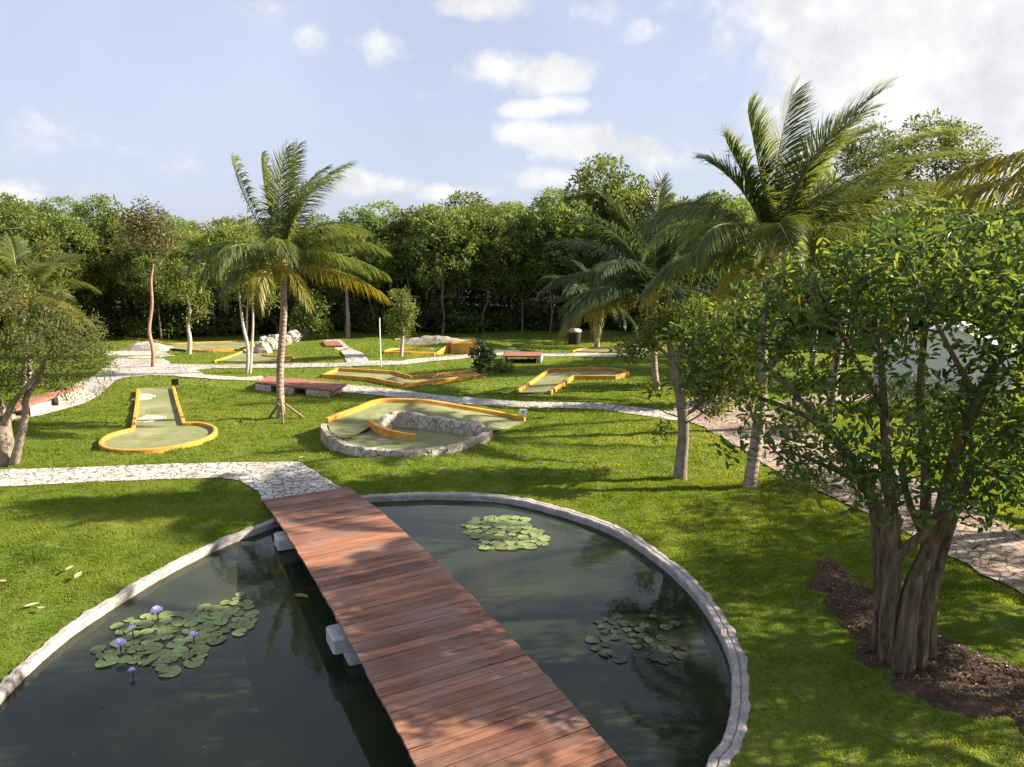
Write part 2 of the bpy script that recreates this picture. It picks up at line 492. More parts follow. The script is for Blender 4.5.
# ------------------------------------------------------------------ world and sun
SUN_AZ, SUN_EL = R(6), R(28)           # azimuth from +x towards +y
world = bpy.data.worlds.new('World'); SC.world = world; world.use_nodes = True
nt = world.node_tree; nt.nodes.clear()
wo = nt.nodes.new('ShaderNodeOutputWorld'); bg = nt.nodes.new('ShaderNodeBackground')
nt.links.new(bg.outputs[0], wo.inputs[0])
sky = nt.nodes.new('ShaderNodeTexSky'); sky.sky_type = 'NISHITA'; sky.sun_disc = False
sky.sun_elevation = SUN_EL; sky.sun_rotation = R(90) - SUN_AZ
sky.air_density = 1.0; sky.dust_density = 1.6; sky.ozone_density = 1.5; sky.altitude = 10
bg.inputs[1].default_value = .056
tc = nt.nodes.new('ShaderNodeTexCoord'); D = tc.outputs['Generated']
# cumulus puffs: (pixel x, y, angular half width px, half height px, strength)
CL = [(388, 44, 42, 26, .9), (312, 36, 18, 20, .6), (500, 70, 44, 20, 1.1), (545, 74, 52, 18, 1.2), (520, 110, 44, 10, .8), (560, 106, 34, 10, .7), (515, 134, 40, 16, .9), (575, 142, 62, 20, 1.2), (625, 148, 34, 14, .8),
      (490, 4, 56, 14, 1.0), (590, 14, 44, 18, .6), (552, 180, 50, 14, .9), (362, 182, 40, 16, 1.1), (400, 186, 30, 10, .8), (462, 192, 60, 10, .8), (660, 160, 50, 14, .5), (700, 150, 40, 12, .35),
      (960, 60, 190, 100, 1.5), (880, 10, 130, 55, 1.3), (1040, 130, 180, 100, 1.5), (840, 60, 60, 30, .7), (25, 120, 40, 26, .5), (10, 195, 40, 10, .8), (60, 190, 80, 10, .5),
      (90, 150, 110, 16, .35), (245, 16, 40, 10, .5), (270, 6, 30, 12, .5), (700, 5, 50, 16, .5), (640, 30, 30, 14, .4), (430, 95, 24, 8, .4), (200, 165, 90, 12, .4),
      (1180, 40, 260, 160, 1.3), (500, -120, 260, 60, .8), (-200, 60, 160, 60, .7), (150, -180, 200, 60, .7)]
mask = None
for (px, py, ax, ay, st) in CL:
    d = ray(px, py); d = d / np.linalg.norm(d)
    mp = nt.nodes.new('ShaderNodeMapping'); mp.vector_type = 'TEXTURE'
    mp.inputs['Location'].default_value = d
    mp.inputs['Rotation'].default_value = (0, 0, math.atan2(d[1], d[0]) - math.pi / 2)
    mp.inputs['Scale'].default_value = (ax / F, .5, ay / F)
    nt.links.new(D, mp.inputs['Vector'])
    ln = nt.nodes.new('ShaderNodeVectorMath'); ln.operation = 'LENGTH'; nt.links.new(mp.outputs[0], ln.inputs[0])
    g_ = math_(nt, 'MULTIPLY', math_(nt, 'SUBTRACT', 1.2, ln.outputs['Value'], True), st)
    mask = g_ if mask is None else math_(nt, 'MAXIMUM', mask, g_)
fb = noise_n(nt, 13.0, 8, .60, vec=D); fb2 = noise_n(nt, 3.0, 5, .6, vec=D)
cm = math_(nt, 'ADD', mask, math_(nt, 'MULTIPLY', math_(nt, 'SUBTRACT', fb, .5), 2.6))
cm = math_(nt, 'MULTIPLY', ramp(nt, cm, [(.16, (0, 0, 0)), (1.0, (1, 1, 1))], 'EASE'), ramp(nt, mask, [(0, (0, 0, 0)), (.25, (1, 1, 1))]))
veil = ramp(nt, fb2, [(.3, (.58,) * 3), (.75, (.88,) * 3)])
skyc = mixc(nt, veil, sky.outputs[0], (4.35, 4.85, 6.0))
hsv = N(nt, 'HueSaturation', i_Hue=.51, i_Saturation=1.0, i_Value=1.0); nt.links.new(skyc, hsv.inputs['Color'])
fine = noise_n(nt, 14, 5, .6, vec=D)
ccol = ramp(nt, fine, [(.3, (.72, .72, .75)), (.6, (1.0, .985, .96))])
cbr = N(nt, 'VectorMath', operation='SCALE'); nt.links.new(ccol, cbr.inputs[0]); cbr.inputs['Scale'].default_value = 6.6
fin = mixc(nt, math_(nt, 'MULTIPLY', cm, .88), hsv.outputs[0], cbr.outputs[0])
nt.links.new(fin, bg.inputs[0])

sun_d = bpy.data.lights.new('sun', 'SUN'); sun_d.energy = 5.0; sun_d.angle = R(.53); sun_d.color = (1.0, .89, .72)
sun = bpy.data.objects.new('sun', sun_d); COL.objects.link(sun); sun.location = (40, 5, 30)
sv = Vector((math.cos(SUN_EL) * math.cos(SUN_AZ), math.cos(SUN_EL) * math.sin(SUN_AZ), math.sin(SUN_EL)))
sun.rotation_euler = sv.to_track_quat('Z', 'Y').to_euler()
SC.view_settings.view_transform = 'Standard'; SC.view_settings.look = 'None'
SC.view_settings.gamma = 1; SC.view_settings.use_curve_mapping = False
SC.view_settings.exposure = 1.55
SC.cycles.max_bounces = 6; SC.cycles.diffuse_bounces = 3; SC.cycles.transmission_bounces = 4; SC.cycles.transparent_max_bounces = 4
SC.cycles.use_denoising = True
SC.cycles.caustics_reflective = False; SC.cycles.caustics_refractive = False

# ------------------------------------------------------------------ pond outline
def g2(px, py): return at(px, py)[:2]


pond_in = [g2(352, 500), g2(400, 497), g2(440, 496), g2(500, 499), g2(555, 511), g2(610, 530), g2(655, 558), g2(692, 592), g2(716, 627),
           g2(730, 662), g2(731, 702), g2(722, 740), g2(705, 770), (2.0, 6.6), (.6, 4.6), (-2, 3.2), (-5, 3.2), (-8, 4.8), (-9.8, 7.6), (-9.9, 10.0),
           g2(-30, 728), g2(0, 697), g2(28, 668), g2(70, 632), g2(120, 599), g2(170, 569), g2(225, 542), g2(270, 525), g2(312, 510)]
pond = resample([(p[0], p[1]) for p in pond_in], 420, True)
tan = np.roll(pond, -1, 0) - np.roll(pond, 1, 0); tan /= np.linalg.norm(tan, axis=1)[:, None]
nrm = np.stack([tan[:, 1], -tan[:, 0]], 1)
cen = pond.mean(0)
if np.mean(np.sum(nrm * (pond - cen), 1)) < 0: nrm = -nrm
# narrower coping on the west half
cw = .225 + .05 * np.clip((pond[:, 0] + 3) / 4, -1, 1)
mid = pond + nrm * (cw * .6)[:, None]
outer = pond + nrm * (cw + .05)[:, None]

# ------------------------------------------------------------------ paths and beds (polygons from ground pixels)
def gp(*pix): return [g2(a, b) for a, b in pix]


PATHS = []
NOBLADE = [(outer - nrm * .02)]


def path(pix, mname='path', amp=.09, lift=.02, name='path', sp_=.6):
    poly = rough_edge(gp(*pix), amp, .22, len(PATHS) * 3.7)
    g = sheet_geo(poly, lambda x, y: gz(x, y) + lift, sp_)
    o = g.build(name, M[mname]); tag(o, kind='structure')
    PATHS.append(poly); NOBLADE.append(poly); return o


path([(-60, 471), (0, 470), (100, 467), (180, 464), (230, 463), (298, 462), (318, 473), (346, 492), (266, 506), (257, 491), (240, 481), (222, 478), (150, 480), (80, 483), (0, 487), (-60, 489)])
path([(-40, 412), (30, 402), (70, 388), (100, 372), (112, 359), (165, 359), (172, 364), (205, 365), (290, 364), (345, 363), (352, 367), (290, 368), (215, 368.5), (196, 370), (206, 375),
      (240, 377.5), (262, 376), (266, 381), (215, 379.5), (180, 377), (150, 375), (124, 378), (104, 392), (84, 404), (40, 416), (-40, 428)], lift=.024)
path([(322, 340), (341, 340), (352, 349), (369, 361), (400, 361), (440, 357), (480, 353.5), (503, 352.5), (503, 355.5), (480, 357.5), (440, 361), (405, 364.8), (372, 366), (346, 366.5), (346, 362), (340, 351)], lift=.028)
path([(541, 353), (580, 353), (640, 354.5), (700, 356.5), (760, 358), (760, 362), (700, 360), (640, 358), (580, 356.5), (541, 356.5)], lift=.02)
path([(341, 384), (380, 388), (440, 395.5), (520, 401.5), (600, 403.5), (650, 409), (694, 414), (700, 424), (650, 417), (600, 409.5), (520, 407.5), (440, 403), (390, 397), (336, 391.5)], lift=.022)
path([(676, 404), (700, 396), (748, 399), (790, 418), (830, 443), (900, 473), (960, 500), (1040, 545), (1150, 610), (1150, 680), (1040, 604), (985, 575), (940, 552), (880, 520), (830, 497), (790, 480), (745, 452), (705, 428), (672, 415)],
     'path_pink', .12, .03)
path([(772, 404), (800, 396), (850, 393), (900, 391), (900, 398), (850, 402), (815, 410), (800, 424)], 'path_pink', .1, .026)
path([(100, 352), (140, 350), (166, 353), (176, 356), (166, 358.5), (110, 358.6)], 'sand', .06, .02, name='gravel_patch')
soil_poly = rough_edge(gp((808, 562), (830, 556), (862, 578), (880, 598), (905, 612), (945, 640), (990, 656), (1100, 690), (1120, 760), (1024, 736), (970, 716), (915, 700), (880, 682), (858, 655), (842, 630), (820, 600)), .45, .16, 5)
soil_in = soil_poly.mean(0) + (soil_poly - soil_poly.mean(0)) * np.array([.9, .86])
NOBLADE.append(soil_in)


def soil_z(x, y):
    dd_ = np.sqrt(((x[:, None] - soil_poly[:, 0]) ** 2 + (y[:, None] - soil_poly[:, 1]) ** 2).min(1))
    return gz(x, y) - .04 + .15 * np.clip(dd_ / .28, 0, 1) ** .8 + .02 * np.sin(x * 3.1) * np.sin(y * 2.7)


tag(sheet_geo(soil_poly, soil_z, .12).build('soil_bed', M['soil']), kind='structure')

# ------------------------------------------------------------------ golf holes (sheets first, so that blades avoid them)
def kerb_geo(pts, w=.13, h=.2, closed=False, zoff=None):
    """Chamfered kerb swept along ground points (n x 2 or n x 3 with absolute base z)."""
    p = np.asarray(pts, float); n = len(p)
    z0 = p[:, 2] if p.shape[1] == 3 else gz(p[:, 0], p[:, 1])
    q = p[:, :2]
    t = (np.roll(q, -1, 0) - np.roll(q, 1, 0)) if closed else np.gradient(q, axis=0)
    t /= np.linalg.norm(t, axis=1)[:, None] + 1e-9
    nn = np.stack([-t[:, 1], t[:, 0]], 1)
    h = np.broadcast_to(np.asarray(h, float), (n,))
    c = .02
    prof = [(-w / 2, None), (-w / 2, -c), (-w / 2 + c, 0), (w / 2 - c, 0), (w / 2, -c), (w / 2, None)]
    vs = []
    for a, dz in prof:
        zz = z0 - .12 if dz is None else z0 + h + dz
        vs.append(np.column_stack([q + nn * a, zz]))
    v = np.stack(vs, 1).reshape(-1, 3); k = len(prof); f = []
    m = n if closed else n - 1
    for i in range(m):
        j = (i + 1) % n
        for a in range(k - 1): f.append((i * k + a, j * k + a, j * k + a + 1, i * k + a + 1))
    g = Geo(); g.add(v, f, smooth=False)
    if not closed:
        g.add(v[:k], [list(range(k))], smooth=False); g.add(v[-k:][::-1], [list(range(k))], smooth=False)
    return g


def hole(label, green_pix, kerbs, kh=.15, kw=.12, lift=.05, amp=.03):
    poly = rough_edge(gp(*green_pix), amp, .25, 3)
    NOBLADE.append(poly)
    c = poly.mean(0); root = thing('golf_hole', (c[0], c[1], float(gz(*c))), label, 'mini golf hole', 'mini golf holes on the lawn')
    sheet_geo(poly, lambda x, y: gz(x, y) + lift, .5).build('putting_green', M['turf'], root)
    for pix in kerbs:
        sm = pix[0] == 's'
        pp = gp(*(pix[1:] if sm else pix))
        pp = resample(pp, len(pp) * 6) if sm else densify(pp, .5)
        kerb_geo(pp, kw, kh).build('kerb', M['kerb'], root)
    return root


h1 = hole('keyhole shaped golf hole with straight orange kerbs and a round end, beside the stone path',
          [(138, 389), (173, 388), (184, 427), (205, 427), (216, 433), (208, 441), (185, 448), (150, 453), (115, 452), (101, 446), (112, 438), (133, 431)],
          [[(138, 392), (133.5, 432)], [(173.5, 389), (184, 426.5)],
           ['s', (184, 426.5), (200, 426.3), (214, 430.5), (214, 437), (200, 444), (170, 451), (140, 454), (112, 453), (101, 447), (110, 438.5), (133.5, 432)]], .17, .14)
for (a, b_, rx, ry) in ((146, 420, .75, .45), (141, 398.5, .6, .35)):
    c = g2(a, b_); ang = np.linspace(0, 2 * math.pi, 20, endpoint=False)
    pl = [(c[0] + rx * math.cos(t), c[1] + rx * math.sin(t) * .8) for t in ang]
    edge = g2(134.5, b_), g2(138, 391)
    pl = [q for q in pl if q[0] > c[0] - .25]
    sheet_geo(pl, lambda x, y: gz(x, y) + .075, .3).build('beige_patch', M['sand'], h1)
    kerb_geo(np.array([q for q in pl]), .06, .09).build('bunker_rim', M['sand'], h1)
h3 = hole('zigzag golf hole with bent yellow kerbs, next to the low red footbridge',
          [(325, 378), (338, 371), (395, 374.5), (411, 379.5), (477, 373), (484, 377), (402, 387), (370, 381)],
          [[(323, 378), (338, 378.6), (370, 381), (402, 387.5), (485, 377.5)], [(338, 371.5), (395, 374.8), (411, 379.8), (477, 373)], [(323, 378), (338, 371.5)]], .22, .13)
h4 = hole('angled golf hole with thick yellow kerbs, open towards the thin path',
          [(518, 394), (549.5, 372), (600, 370.5), (622, 372), (628, 375.5), (614, 378.5), (574, 378.5), (552, 394.5)],
          [[(517, 393.5), (549.5, 372), (585, 371), (612, 371.4), (623, 373), (628, 375.8), (615, 379), (573, 379), (550, 394.5)]], .2, .15)
h5 = hole('far golf hole with a yellow wedge ramp and a big yellow box',
          [(386, 353), (400, 350.5), (450, 350), (476, 353), (520, 352), (524, 349), (470, 348), (400, 349.5)],
          [[(384, 353.5), (410, 354), (437, 354.5)], ['s', (384, 353), (395, 350.5), (430, 350)]], .15, .13)
a, b_ = at(437, 354.5), at(450, 352.5)
g = Geo()
w0, w1 = at(434, 354.8), at(451, 352.3); w2, w3 = at(440, 351.5), at(456, 349.6)
up = np.array([0, 0, .75])
v = np.array([w0, w1, w3, w2, w1 + up * .85, w3 + up * .85, w0 + up * .1, w2 + up * .1]); v[:4, 2] -= .1
g.add(v, [(0, 1, 4, 6), (1, 2, 5, 4), (2, 3, 7, 5), (3, 0, 6, 7), (6, 4, 5, 7)], smooth=False)
g.build('wedge_ramp', M['kerb'], h5)
g = Geo(); c = at(466, 354)
add_box(g, c + np.array([0, .6, .3]), (.95, .6, .42), -.12, bev=.05); g.build('yellow_box', M['kerb'], h5)
h6 = hole('flat far golf hole with an orange apron under the dark palms',
          [(572, 352), (585, 348), (640, 348), (660, 351), (640, 353)], [['s', (572, 352.4), (585, 349.5), (610, 348.8), (645, 348.6)]], .12, .16)
h7 = hole('wide far golf hole with a curved yellow kerb beside the pale rock row',
          [(216, 362), (246, 351), (266, 343), (290, 339), (292, 345), (268, 352), (262, 357), (292, 359), (290, 362)],
          [['s', (214, 362.5), (232, 357), (247, 350.5), (262, 343.5), (288, 338.5)], ['s', (263, 356), (272, 357.6), (294, 358.4)]], .14, .15)
h8 = hole('far golf hole of long low yellow kerbs behind the white-trunked tree',
          [(130, 341), (165, 344), (205, 342), (262, 342), (238, 350), (188, 351), (165, 349)],
          [['s', (126, 339), (150, 341), (166, 345), (190, 344.5), (245, 342)], ['s', (186, 351.3), (208, 351.8), (234, 350)]], .13, .16)
h9 = hole('farthest golf hole with a thin yellow border along a stone bank under the wood',
          [(398, 341), (420, 338), (470, 339), (474, 343), (430, 343)], [['s', (395, 340), (425, 338.6), (440, 339.4), (475, 339.2)]], .12, .13)
h10 = hole('half hidden golf hole with an ochre kerb behind the leaning young tree',
           [(690, 349), (750, 346), (758, 350), (700, 354)], [['s', (688, 349.5), (720, 346), (752, 346)]], .14, .15)

# spiral hole with stone walls
root = thing('golf_hole', at(405, 440), 'spiral golf hole raised on a pale stone wall with a sunken middle', 'mini golf hole', 'mini golf holes on the lawn')


def wall_sweep(pts, zb, zt, w, g=None):
    p = np.asarray(pts, float)[:, :2]; n = len(p)
    t = np.gradient(p, axis=0); t /= np.linalg.norm(t, axis=1)[:, None] + 1e-9
    nn = np.stack([-t[:, 1], t[:, 0]], 1); zb = np.broadcast_to(zb, n); zt = np.broadcast_to(zt, n)
    jit = rng.normal(size=n) * .018
    cols = [(-.5, 0), (-.52, .5), (-.47, .93), (-.36, 1), (.36, 1), (.47, .93), (.52, .5), (.5, 0)]
    vs = []
    for a, h in cols:
        zz = zb + (zt + jit - zb) * h
        vs.append(np.column_stack([p + nn * (a * w + rng.normal(size=n) * .012)[:, None], zz]))
    v = np.stack(vs, 1).reshape(-1, 3); k = len(cols); f = []
    for i in range(n - 1):
        for a in range(k - 1): f.append((i * k + a, (i + 1) * k + a, (i + 1) * k + a + 1, i * k + a + 1))
    g = g or Geo(); g.add(v, f, smooth=False)
    g.add(v[:k], [list(range(k))], smooth=False); g.add(v[-k:][::-1], [list(range(k))], smooth=False)
    return g


# front retaining wall: tops given by pixels at their height
fr = [(325.5, 422, .56), (324, 427, .52), (331, 435.5, .45), (343.7, 442.5, .37), (361.7, 447.2, .31), (388.6, 449.6, .26), (411, 449.8, .24), (436, 448, .24), (456, 444.5, .24), (476, 437.8, .27), (490, 429.8, .36)]
frw = np.array([at(a, b_, h) for a, b_, h in fr]); fr_s = resample(frw, 60)
wall_sweep(fr_s, gz(fr_s[:, 0], fr_s[:, 1]) - .15, fr_s[:, 2], .26).build('stone_wall', M['wallstone'], root)
inn = [(490.3, 429.6, .37), (480, 425.5, .52), (462, 421.3, .62), (440, 417, .68), (415, 413, .72), (400, 411.2, .74), (391, 413.5, .70), (382, 419.5, .58), (375, 424.5, .46)]
inw = np.array([at(a, b_, h) for a, b_, h in inn]); in_s = resample(inw, 50)
wall_sweep(in_s, .1, in_s[:, 2], .24).build('stone_wall', M['wallstone'], root)
out_k = [(327, 422.5, .56), (335, 419, .60), (358, 410.5, .72), (372, 405, .76), (386, 402.5, .78), (410, 402.8, .74), (430, 404, .66), (470, 410.5, .34), (500, 415.8, .10), (525, 421, .0)]
okw = np.array([at(a, b_, h) for a, b_, h in out_k]); ok_s = resample(okw, 60)
kerb_geo(ok_s, .17, .17).build('kerb', M['kerb'], root)
wall_sweep(ok_s[:48], gz(ok_s[:48, 0], ok_s[:48, 1]) - .1, ok_s[:48, 2] - .02, .22).build('stone_wall', M['wallstone'], root)
ink = np.array([at(370.5, 425, .50), at(378, 430.5, .42), at(392, 435.5, .32), at(404, 438, .26), at(416, 439.5, .2)])
kerb_geo(resample(ink, 16), .15, .2).build('kerb', M['kerb'], root)
# upper track strip from the entrance round to the front floor
g = Geo()
nA = 50
A = resample(okw[::-1], nA)                        # outer kerb, entrance -> left end
Bp = np.array([at(a, b_, h) for a, b_, h in [(524, 427, -.02), (507, 428.5, .0), (491, 430.5, .22), (480, 425.5, .44), (462, 421.3, .54), (440, 417, .60), (415, 413, .64), (400, 411.2, .66), (391, 413.5, .62), (381, 419.5, .56), (373, 425, .50), (347, 438, .40), (331, 433, .46)]])
B = resample(Bp, nA)
K = 5
v = np.stack([A + (B - A) * k / K for k in range(K + 1)], 1).reshape(-1, 3); f = []
for i in range(nA - 1):
    for k in range(K): f.append((i * (K + 1) + k, i * (K + 1) + k + 1, (i + 1) * (K + 1) + k + 1, (i + 1) * (K + 1) + k))
g.add(v, f)
g.build('putting_green', M['turf'], root)
fl = [tuple(p) for p in frw[1:]] + [tuple(p) for p in inw[::-1]][:-1][::-1][::-1]
fpoly = np.array([p[:2] for p in frw[1:]] + [p[:2] for p in inw[1:]] + [at(366, 420, .5)[:2], at(345, 427, .45)[:2]])
fpz = np.array(list(frw[1:, 2] - .07) + [.14] * 7 + [.40] + [.40, .38])


def floor_z(x, y):
    d2 = (np.asarray(x)[:, None] - fpoly[:, 0]) ** 2 + (np.asarray(y)[:, None] - fpoly[:, 1]) ** 2 + .02
    w = 1 / d2 ** 1.3
    return (w * fpz).sum(1) / w.sum(1)


sheet_geo(densify(fpoly, .3, True), floor_z, .3).build('putting_green', M['turf'], root)
NOBLADE.append(np.array([p[:2] for p in frw] + [p[:2] for p in okw[::-1]]))

# number signs
def sign(px, py, label, white=True, digit=None, s=.26, ph=.35):
    p = at(px, py)
    t = thing('tee_sign', p, label, 'sign', 'hole signs on the lawn')
    g = Geo(); add_tube(g, [p + [0, 0, -.1], p + [0, 0, ph]], .025, 8); g.build('post', M['black'], t)
    g = Geo(); add_box(g, p + np.array([0, -.03, ph + s * .75]), (s, .02, s * .85), 0, bev=.01)
    pn = g.build('panel', M['white_paint'] if white else M['black'], t)
    if digit:
        cu = bpy.data.curves.new('digit', 'FONT'); cu.body = digit; cu.size = s * 1.25; cu.extrude = .004
        cu.align_x = 'CENTER'; cu.align_y = 'CENTER'
        tmp = bpy.data.objects.new('digit_tmp', cu); COL.objects.link(tmp)
        bpy.context.view_layer.update()
        me = bpy.data.meshes.new_from_object(tmp.evaluated_get(bpy.context.evaluated_depsgraph_get()))
        bpy.data.objects.remove(tmp)
        o = bpy.data.objects.new('digit', me); COL.objects.link(o); me.materials.append(M['black'])
        o.parent = pn; o.location = (0, -.056, ph + s * .75); o.rotation_euler = (R(90), 0, 0)


sign(523, 420, 'white square sign with a dark digit at the open end of the spiral hole', True, '4', .15, .22)
sign(176, 389, 'dark square sign at the top of the keyhole shaped hole', False, None, .17, .24)
sign(489.5, 376.5, 'dark square sign at the right end of the zigzag hole', False, None, .17, .26)

# ------------------------------------------------------------------ lawn
def axis(fine0, fine1, step, far0, far1):
    a = list(np.arange(fine0, fine1 + 1e-6, step))
    s, x = step, fine0
    lo = []
    while x > far0: s *= 1.25; x -= s; lo.append(x)
    s, x = step, fine1
    hi = []
    while x < far1: s *= 1.25; x += s; hi.append(x)
    return np.array(lo[::-1] + a + hi)


xs = axis(-20, 14, .16, -900, 900); ys = axis(3, 32, .16, -300, 1500)
X, Y = np.meshgrid(xs, ys)
lump = np.zeros(X.shape)
near = (X > -22) & (X < 16) & (Y > 2) & (Y < 36)
idx = np.argwhere(near)
for i, j in idx:
    x, y = X[i, j], Y[i, j]
    lump[i, j] = (.075 * noise.noise((x * 1.1, y * 2.0, 0)) + .05 * noise.noise((x * 2.9, y * 3.6, 4)))
cov = np.zeros(X.shape, bool)
for pl in NOBLADE[1:]:
    if pl is soil_in: continue
    bx0, by0 = np.min(pl, 0)[:2] - 1; bx1, by1 = np.max(pl, 0)[:2] + 1
    sel = (X > bx0) & (X < bx1) & (Y > by0) & (Y < by1)
    cov[sel] |= in_poly(X[sel], Y[sel], pl)
for _ in range(1):
    cv = cov.copy(); cv[1:] |= cov[:-1]; cv[:-1] |= cov[1:]; cv[:, 1:] |= cov[:, :-1]; cv[:, :-1] |= cov[:, 1:]; cov = cv
dpo = np.full(X.shape, 9.0)
sel = (X > -14) & (X < 8) & (Y > 0) & (Y < 24)
dd = np.sqrt(((X[sel][:, None] - outer[::3, 0]) ** 2 + (Y[sel][:, None] - outer[::3, 1]) ** 2).min(1)); dpo[sel] = dd
lump *= np.clip(dpo / .6, 0, 1)
Z = gz(X, Y) + np.where(cov, -.012, np.minimum(lump + .015, .075) - .0)
Z = np.where(cov, Z, np.maximum(Z, gz(X, Y) - .06))
inm = np.zeros(X.shape, bool); inm[sel] = in_poly(X[sel], Y[sel], mid)
nx, ny = len(xs), len(ys)
I = np.arange(nx * ny).reshape(ny, nx)
q = np.stack([I[:-1, :-1], I[:-1, 1:], I[1:, 1:], I[1:, :-1]], -1).reshape(-1, 4)
keep = ~(inm.ravel()[q].all(1))
used = np.zeros(nx * ny, bool); used[q[keep].ravel()] = True
XF, YF, ZF = X.ravel().copy(), Y.ravel().copy(), Z.ravel().copy()
for t_ in np.nonzero(used & inm.ravel())[0]:
    j_ = np.argmin((mid[:, 0] - XF[t_]) ** 2 + (mid[:, 1] - YF[t_]) ** 2); XF[t_], YF[t_] = mid[j_]; ZF[t_] = .0
g = Geo(); g.add(np.column_stack([XF, YF, ZF]), q[keep])
tag(g.build('ground', M['lawn']), kind='structure')

from bisect import bisect
def lawn_z(x, y):
    i = np.clip(np.searchsorted(ys, y) - 1, 0, ny - 2); j = np.clip(np.searchsorted(xs, x) - 1, 0, nx - 2)
    u = (x - xs[j]) / (xs[j + 1] - xs[j]); v = (y - ys[i]) / (ys[i + 1] - ys[i])
    return (Z[i, j] * (1 - u) * (1 - v) + Z[i, j + 1] * u * (1 - v) + Z[i + 1, j] * (1 - u) * v + Z[i + 1, j + 1] * u * v)


def scatter(n, x0, x1, y0, y1):
    x = rng.uniform(x0, x1, n); y = rng.uniform(y0, y1, n)
    pz = proj(np.column_stack([x, y, np.zeros(n)])); k = (pz[:, 0] > -40) & (pz[:, 0] < 1064) & (pz[:, 1] < 800)
    x, y = x[k], y[k]
    for pl in NOBLADE:
        b0 = np.min(pl, 0)[:2]; b1 = np.max(pl, 0)[:2]
        s = (x > b0[0]) & (x < b1[0]) & (y > b0[1]) & (y < b1[1])
        bad = np.zeros(len(x), bool); bad[s] = in_poly(x[s], y[s], pl)
        x, y = x[~bad], y[~bad]
    return x, y


g = Geo()
for (n, y0, y1, hw, hh) in ((120000, 6, 13, .009, .042), (200000, 13, 21, .013, .05), (150000, 21, 34, .022, .058), (60000, 34, 58, .04, .08)):
    x, y = scatter(int(n * 1.6), -y1 * .8, y1 * .8, y0, y1)
    z = lawn_z(x, y); m_ = len(x)
    # taller in clumps
    cl = np.array([noise.noise((a * 1.7, b * 2.3, 2.0)) for a, b in zip(x, y)])
    h = hh * (1 + .9 * cl) * rng.uniform(.5, 1.25, m_)
    az = rng.uniform(0, 2 * math.pi, m_); lean = rng.uniform(.2, .9, m_); la = rng.uniform(0, 2 * math.pi, m_)
    w = hw * rng.uniform(.7, 1.4, m_)
    base = np.column_stack([x, y, z - .02])
    sd = np.column_stack([np.cos(az) * w, np.sin(az) * w, np.zeros(m_)])
    tip = base + np.column_stack([np.cos(la) * lean * h, np.sin(la) * lean * h, h + .02])
    v = np.stack([base - sd, base + sd, tip], 1).reshape(-1, 3)
    tn = np.clip(.5 + .35 * np.array([noise.noise((a * .5, b * .5, 7.)) for a, b in zip(x, y)]) * 1.6 + .5 * np.clip(np.array([noise.noise((a * .22, b * .3, 17.)) for a, b in zip(x, y)]), 0, 1) + rng.normal(0, .2, m_), 0, 1)
    g.add(v, np.arange(m_ * 3).reshape(-1, 3), tint=tn, smooth=False)
tag(g.build('grass', M['blade']), kind='stuff')

# leaf litter on the soil bed
x = rng.uniform(soil_poly[:, 0].min(), soil_poly[:, 0].max(), 5200); y = rng.uniform(soil_poly[:, 1].min(), soil_poly[:, 1].max(), 5200)
k = in_poly(x, y, soil_in); x, y = x[k], y[k]; n = len(x)


def leaf_cards(g, P, D_, Nn, L, W, tint, mi=0, fold=.25, six=False):
    """Leaves: base P, direction D_, normal Nn, length L, width W."""
    D_ = D_ / (np.linalg.norm(D_, axis=1)[:, None] + 1e-9)
    S = np.cross(D_, Nn); S /= np.linalg.norm(S, axis=1)[:, None] + 1e-9
    U = np.cross(S, D_)
    L = L[:, None]; W = W[:, None]; n = len(P)
    if six:
        v = np.stack([P, P + D_ * L * .45 + S * W * .42 + U * W * fold, P + D_ * L * .82 + S * W * .40 + U * W * fold * .6, P + D_ * L - U * L * .10,
                      P + D_ * L * .82 - S * W * .40 + U * W * fold * .6, P + D_ * L * .45 - S * W * .42 + U * W * fold], 1)
        f = np.arange(n)[:, None] * 6
        g.add(v.reshape(-1, 3), np.concatenate([f + np.array([0, 1, 2, 3]), f + np.array([0, 3, 4, 5])]), mi, np.concatenate([tint, tint]), smooth=False)
    else:
        v = np.stack([P, P + D_ * L * .5 + S * W * .5 + U * W * fold, P + D_ * L, P + D_ * L * .5 - S * W * .5 + U * W * fold], 1)
        f = np.arange(n)[:, None] * 4
        g.add(v.reshape(-1, 3), f + np.array([0, 1, 2, 3]), mi, tint, smooth=False)


g = Geo()
D_ = np.column_stack([rng.normal(size=n), rng.normal(size=n), rng.normal(size=n) * .15]); Nn = np.column_stack([rng.normal(size=n) * .3, rng.normal(size=n) * .3, np.ones(n)])
leaf_cards(g, np.column_stack([x, y, soil_z(x, y) + .012 + rng.uniform(0, .02, n)]), D_, Nn, rng.uniform(.05, .13, n), rng.uniform(.02, .05, n), rng.uniform(0, 1, n) ** 1.6)
tag(g.build('leaf_litter', M['litter']), kind='stuff')

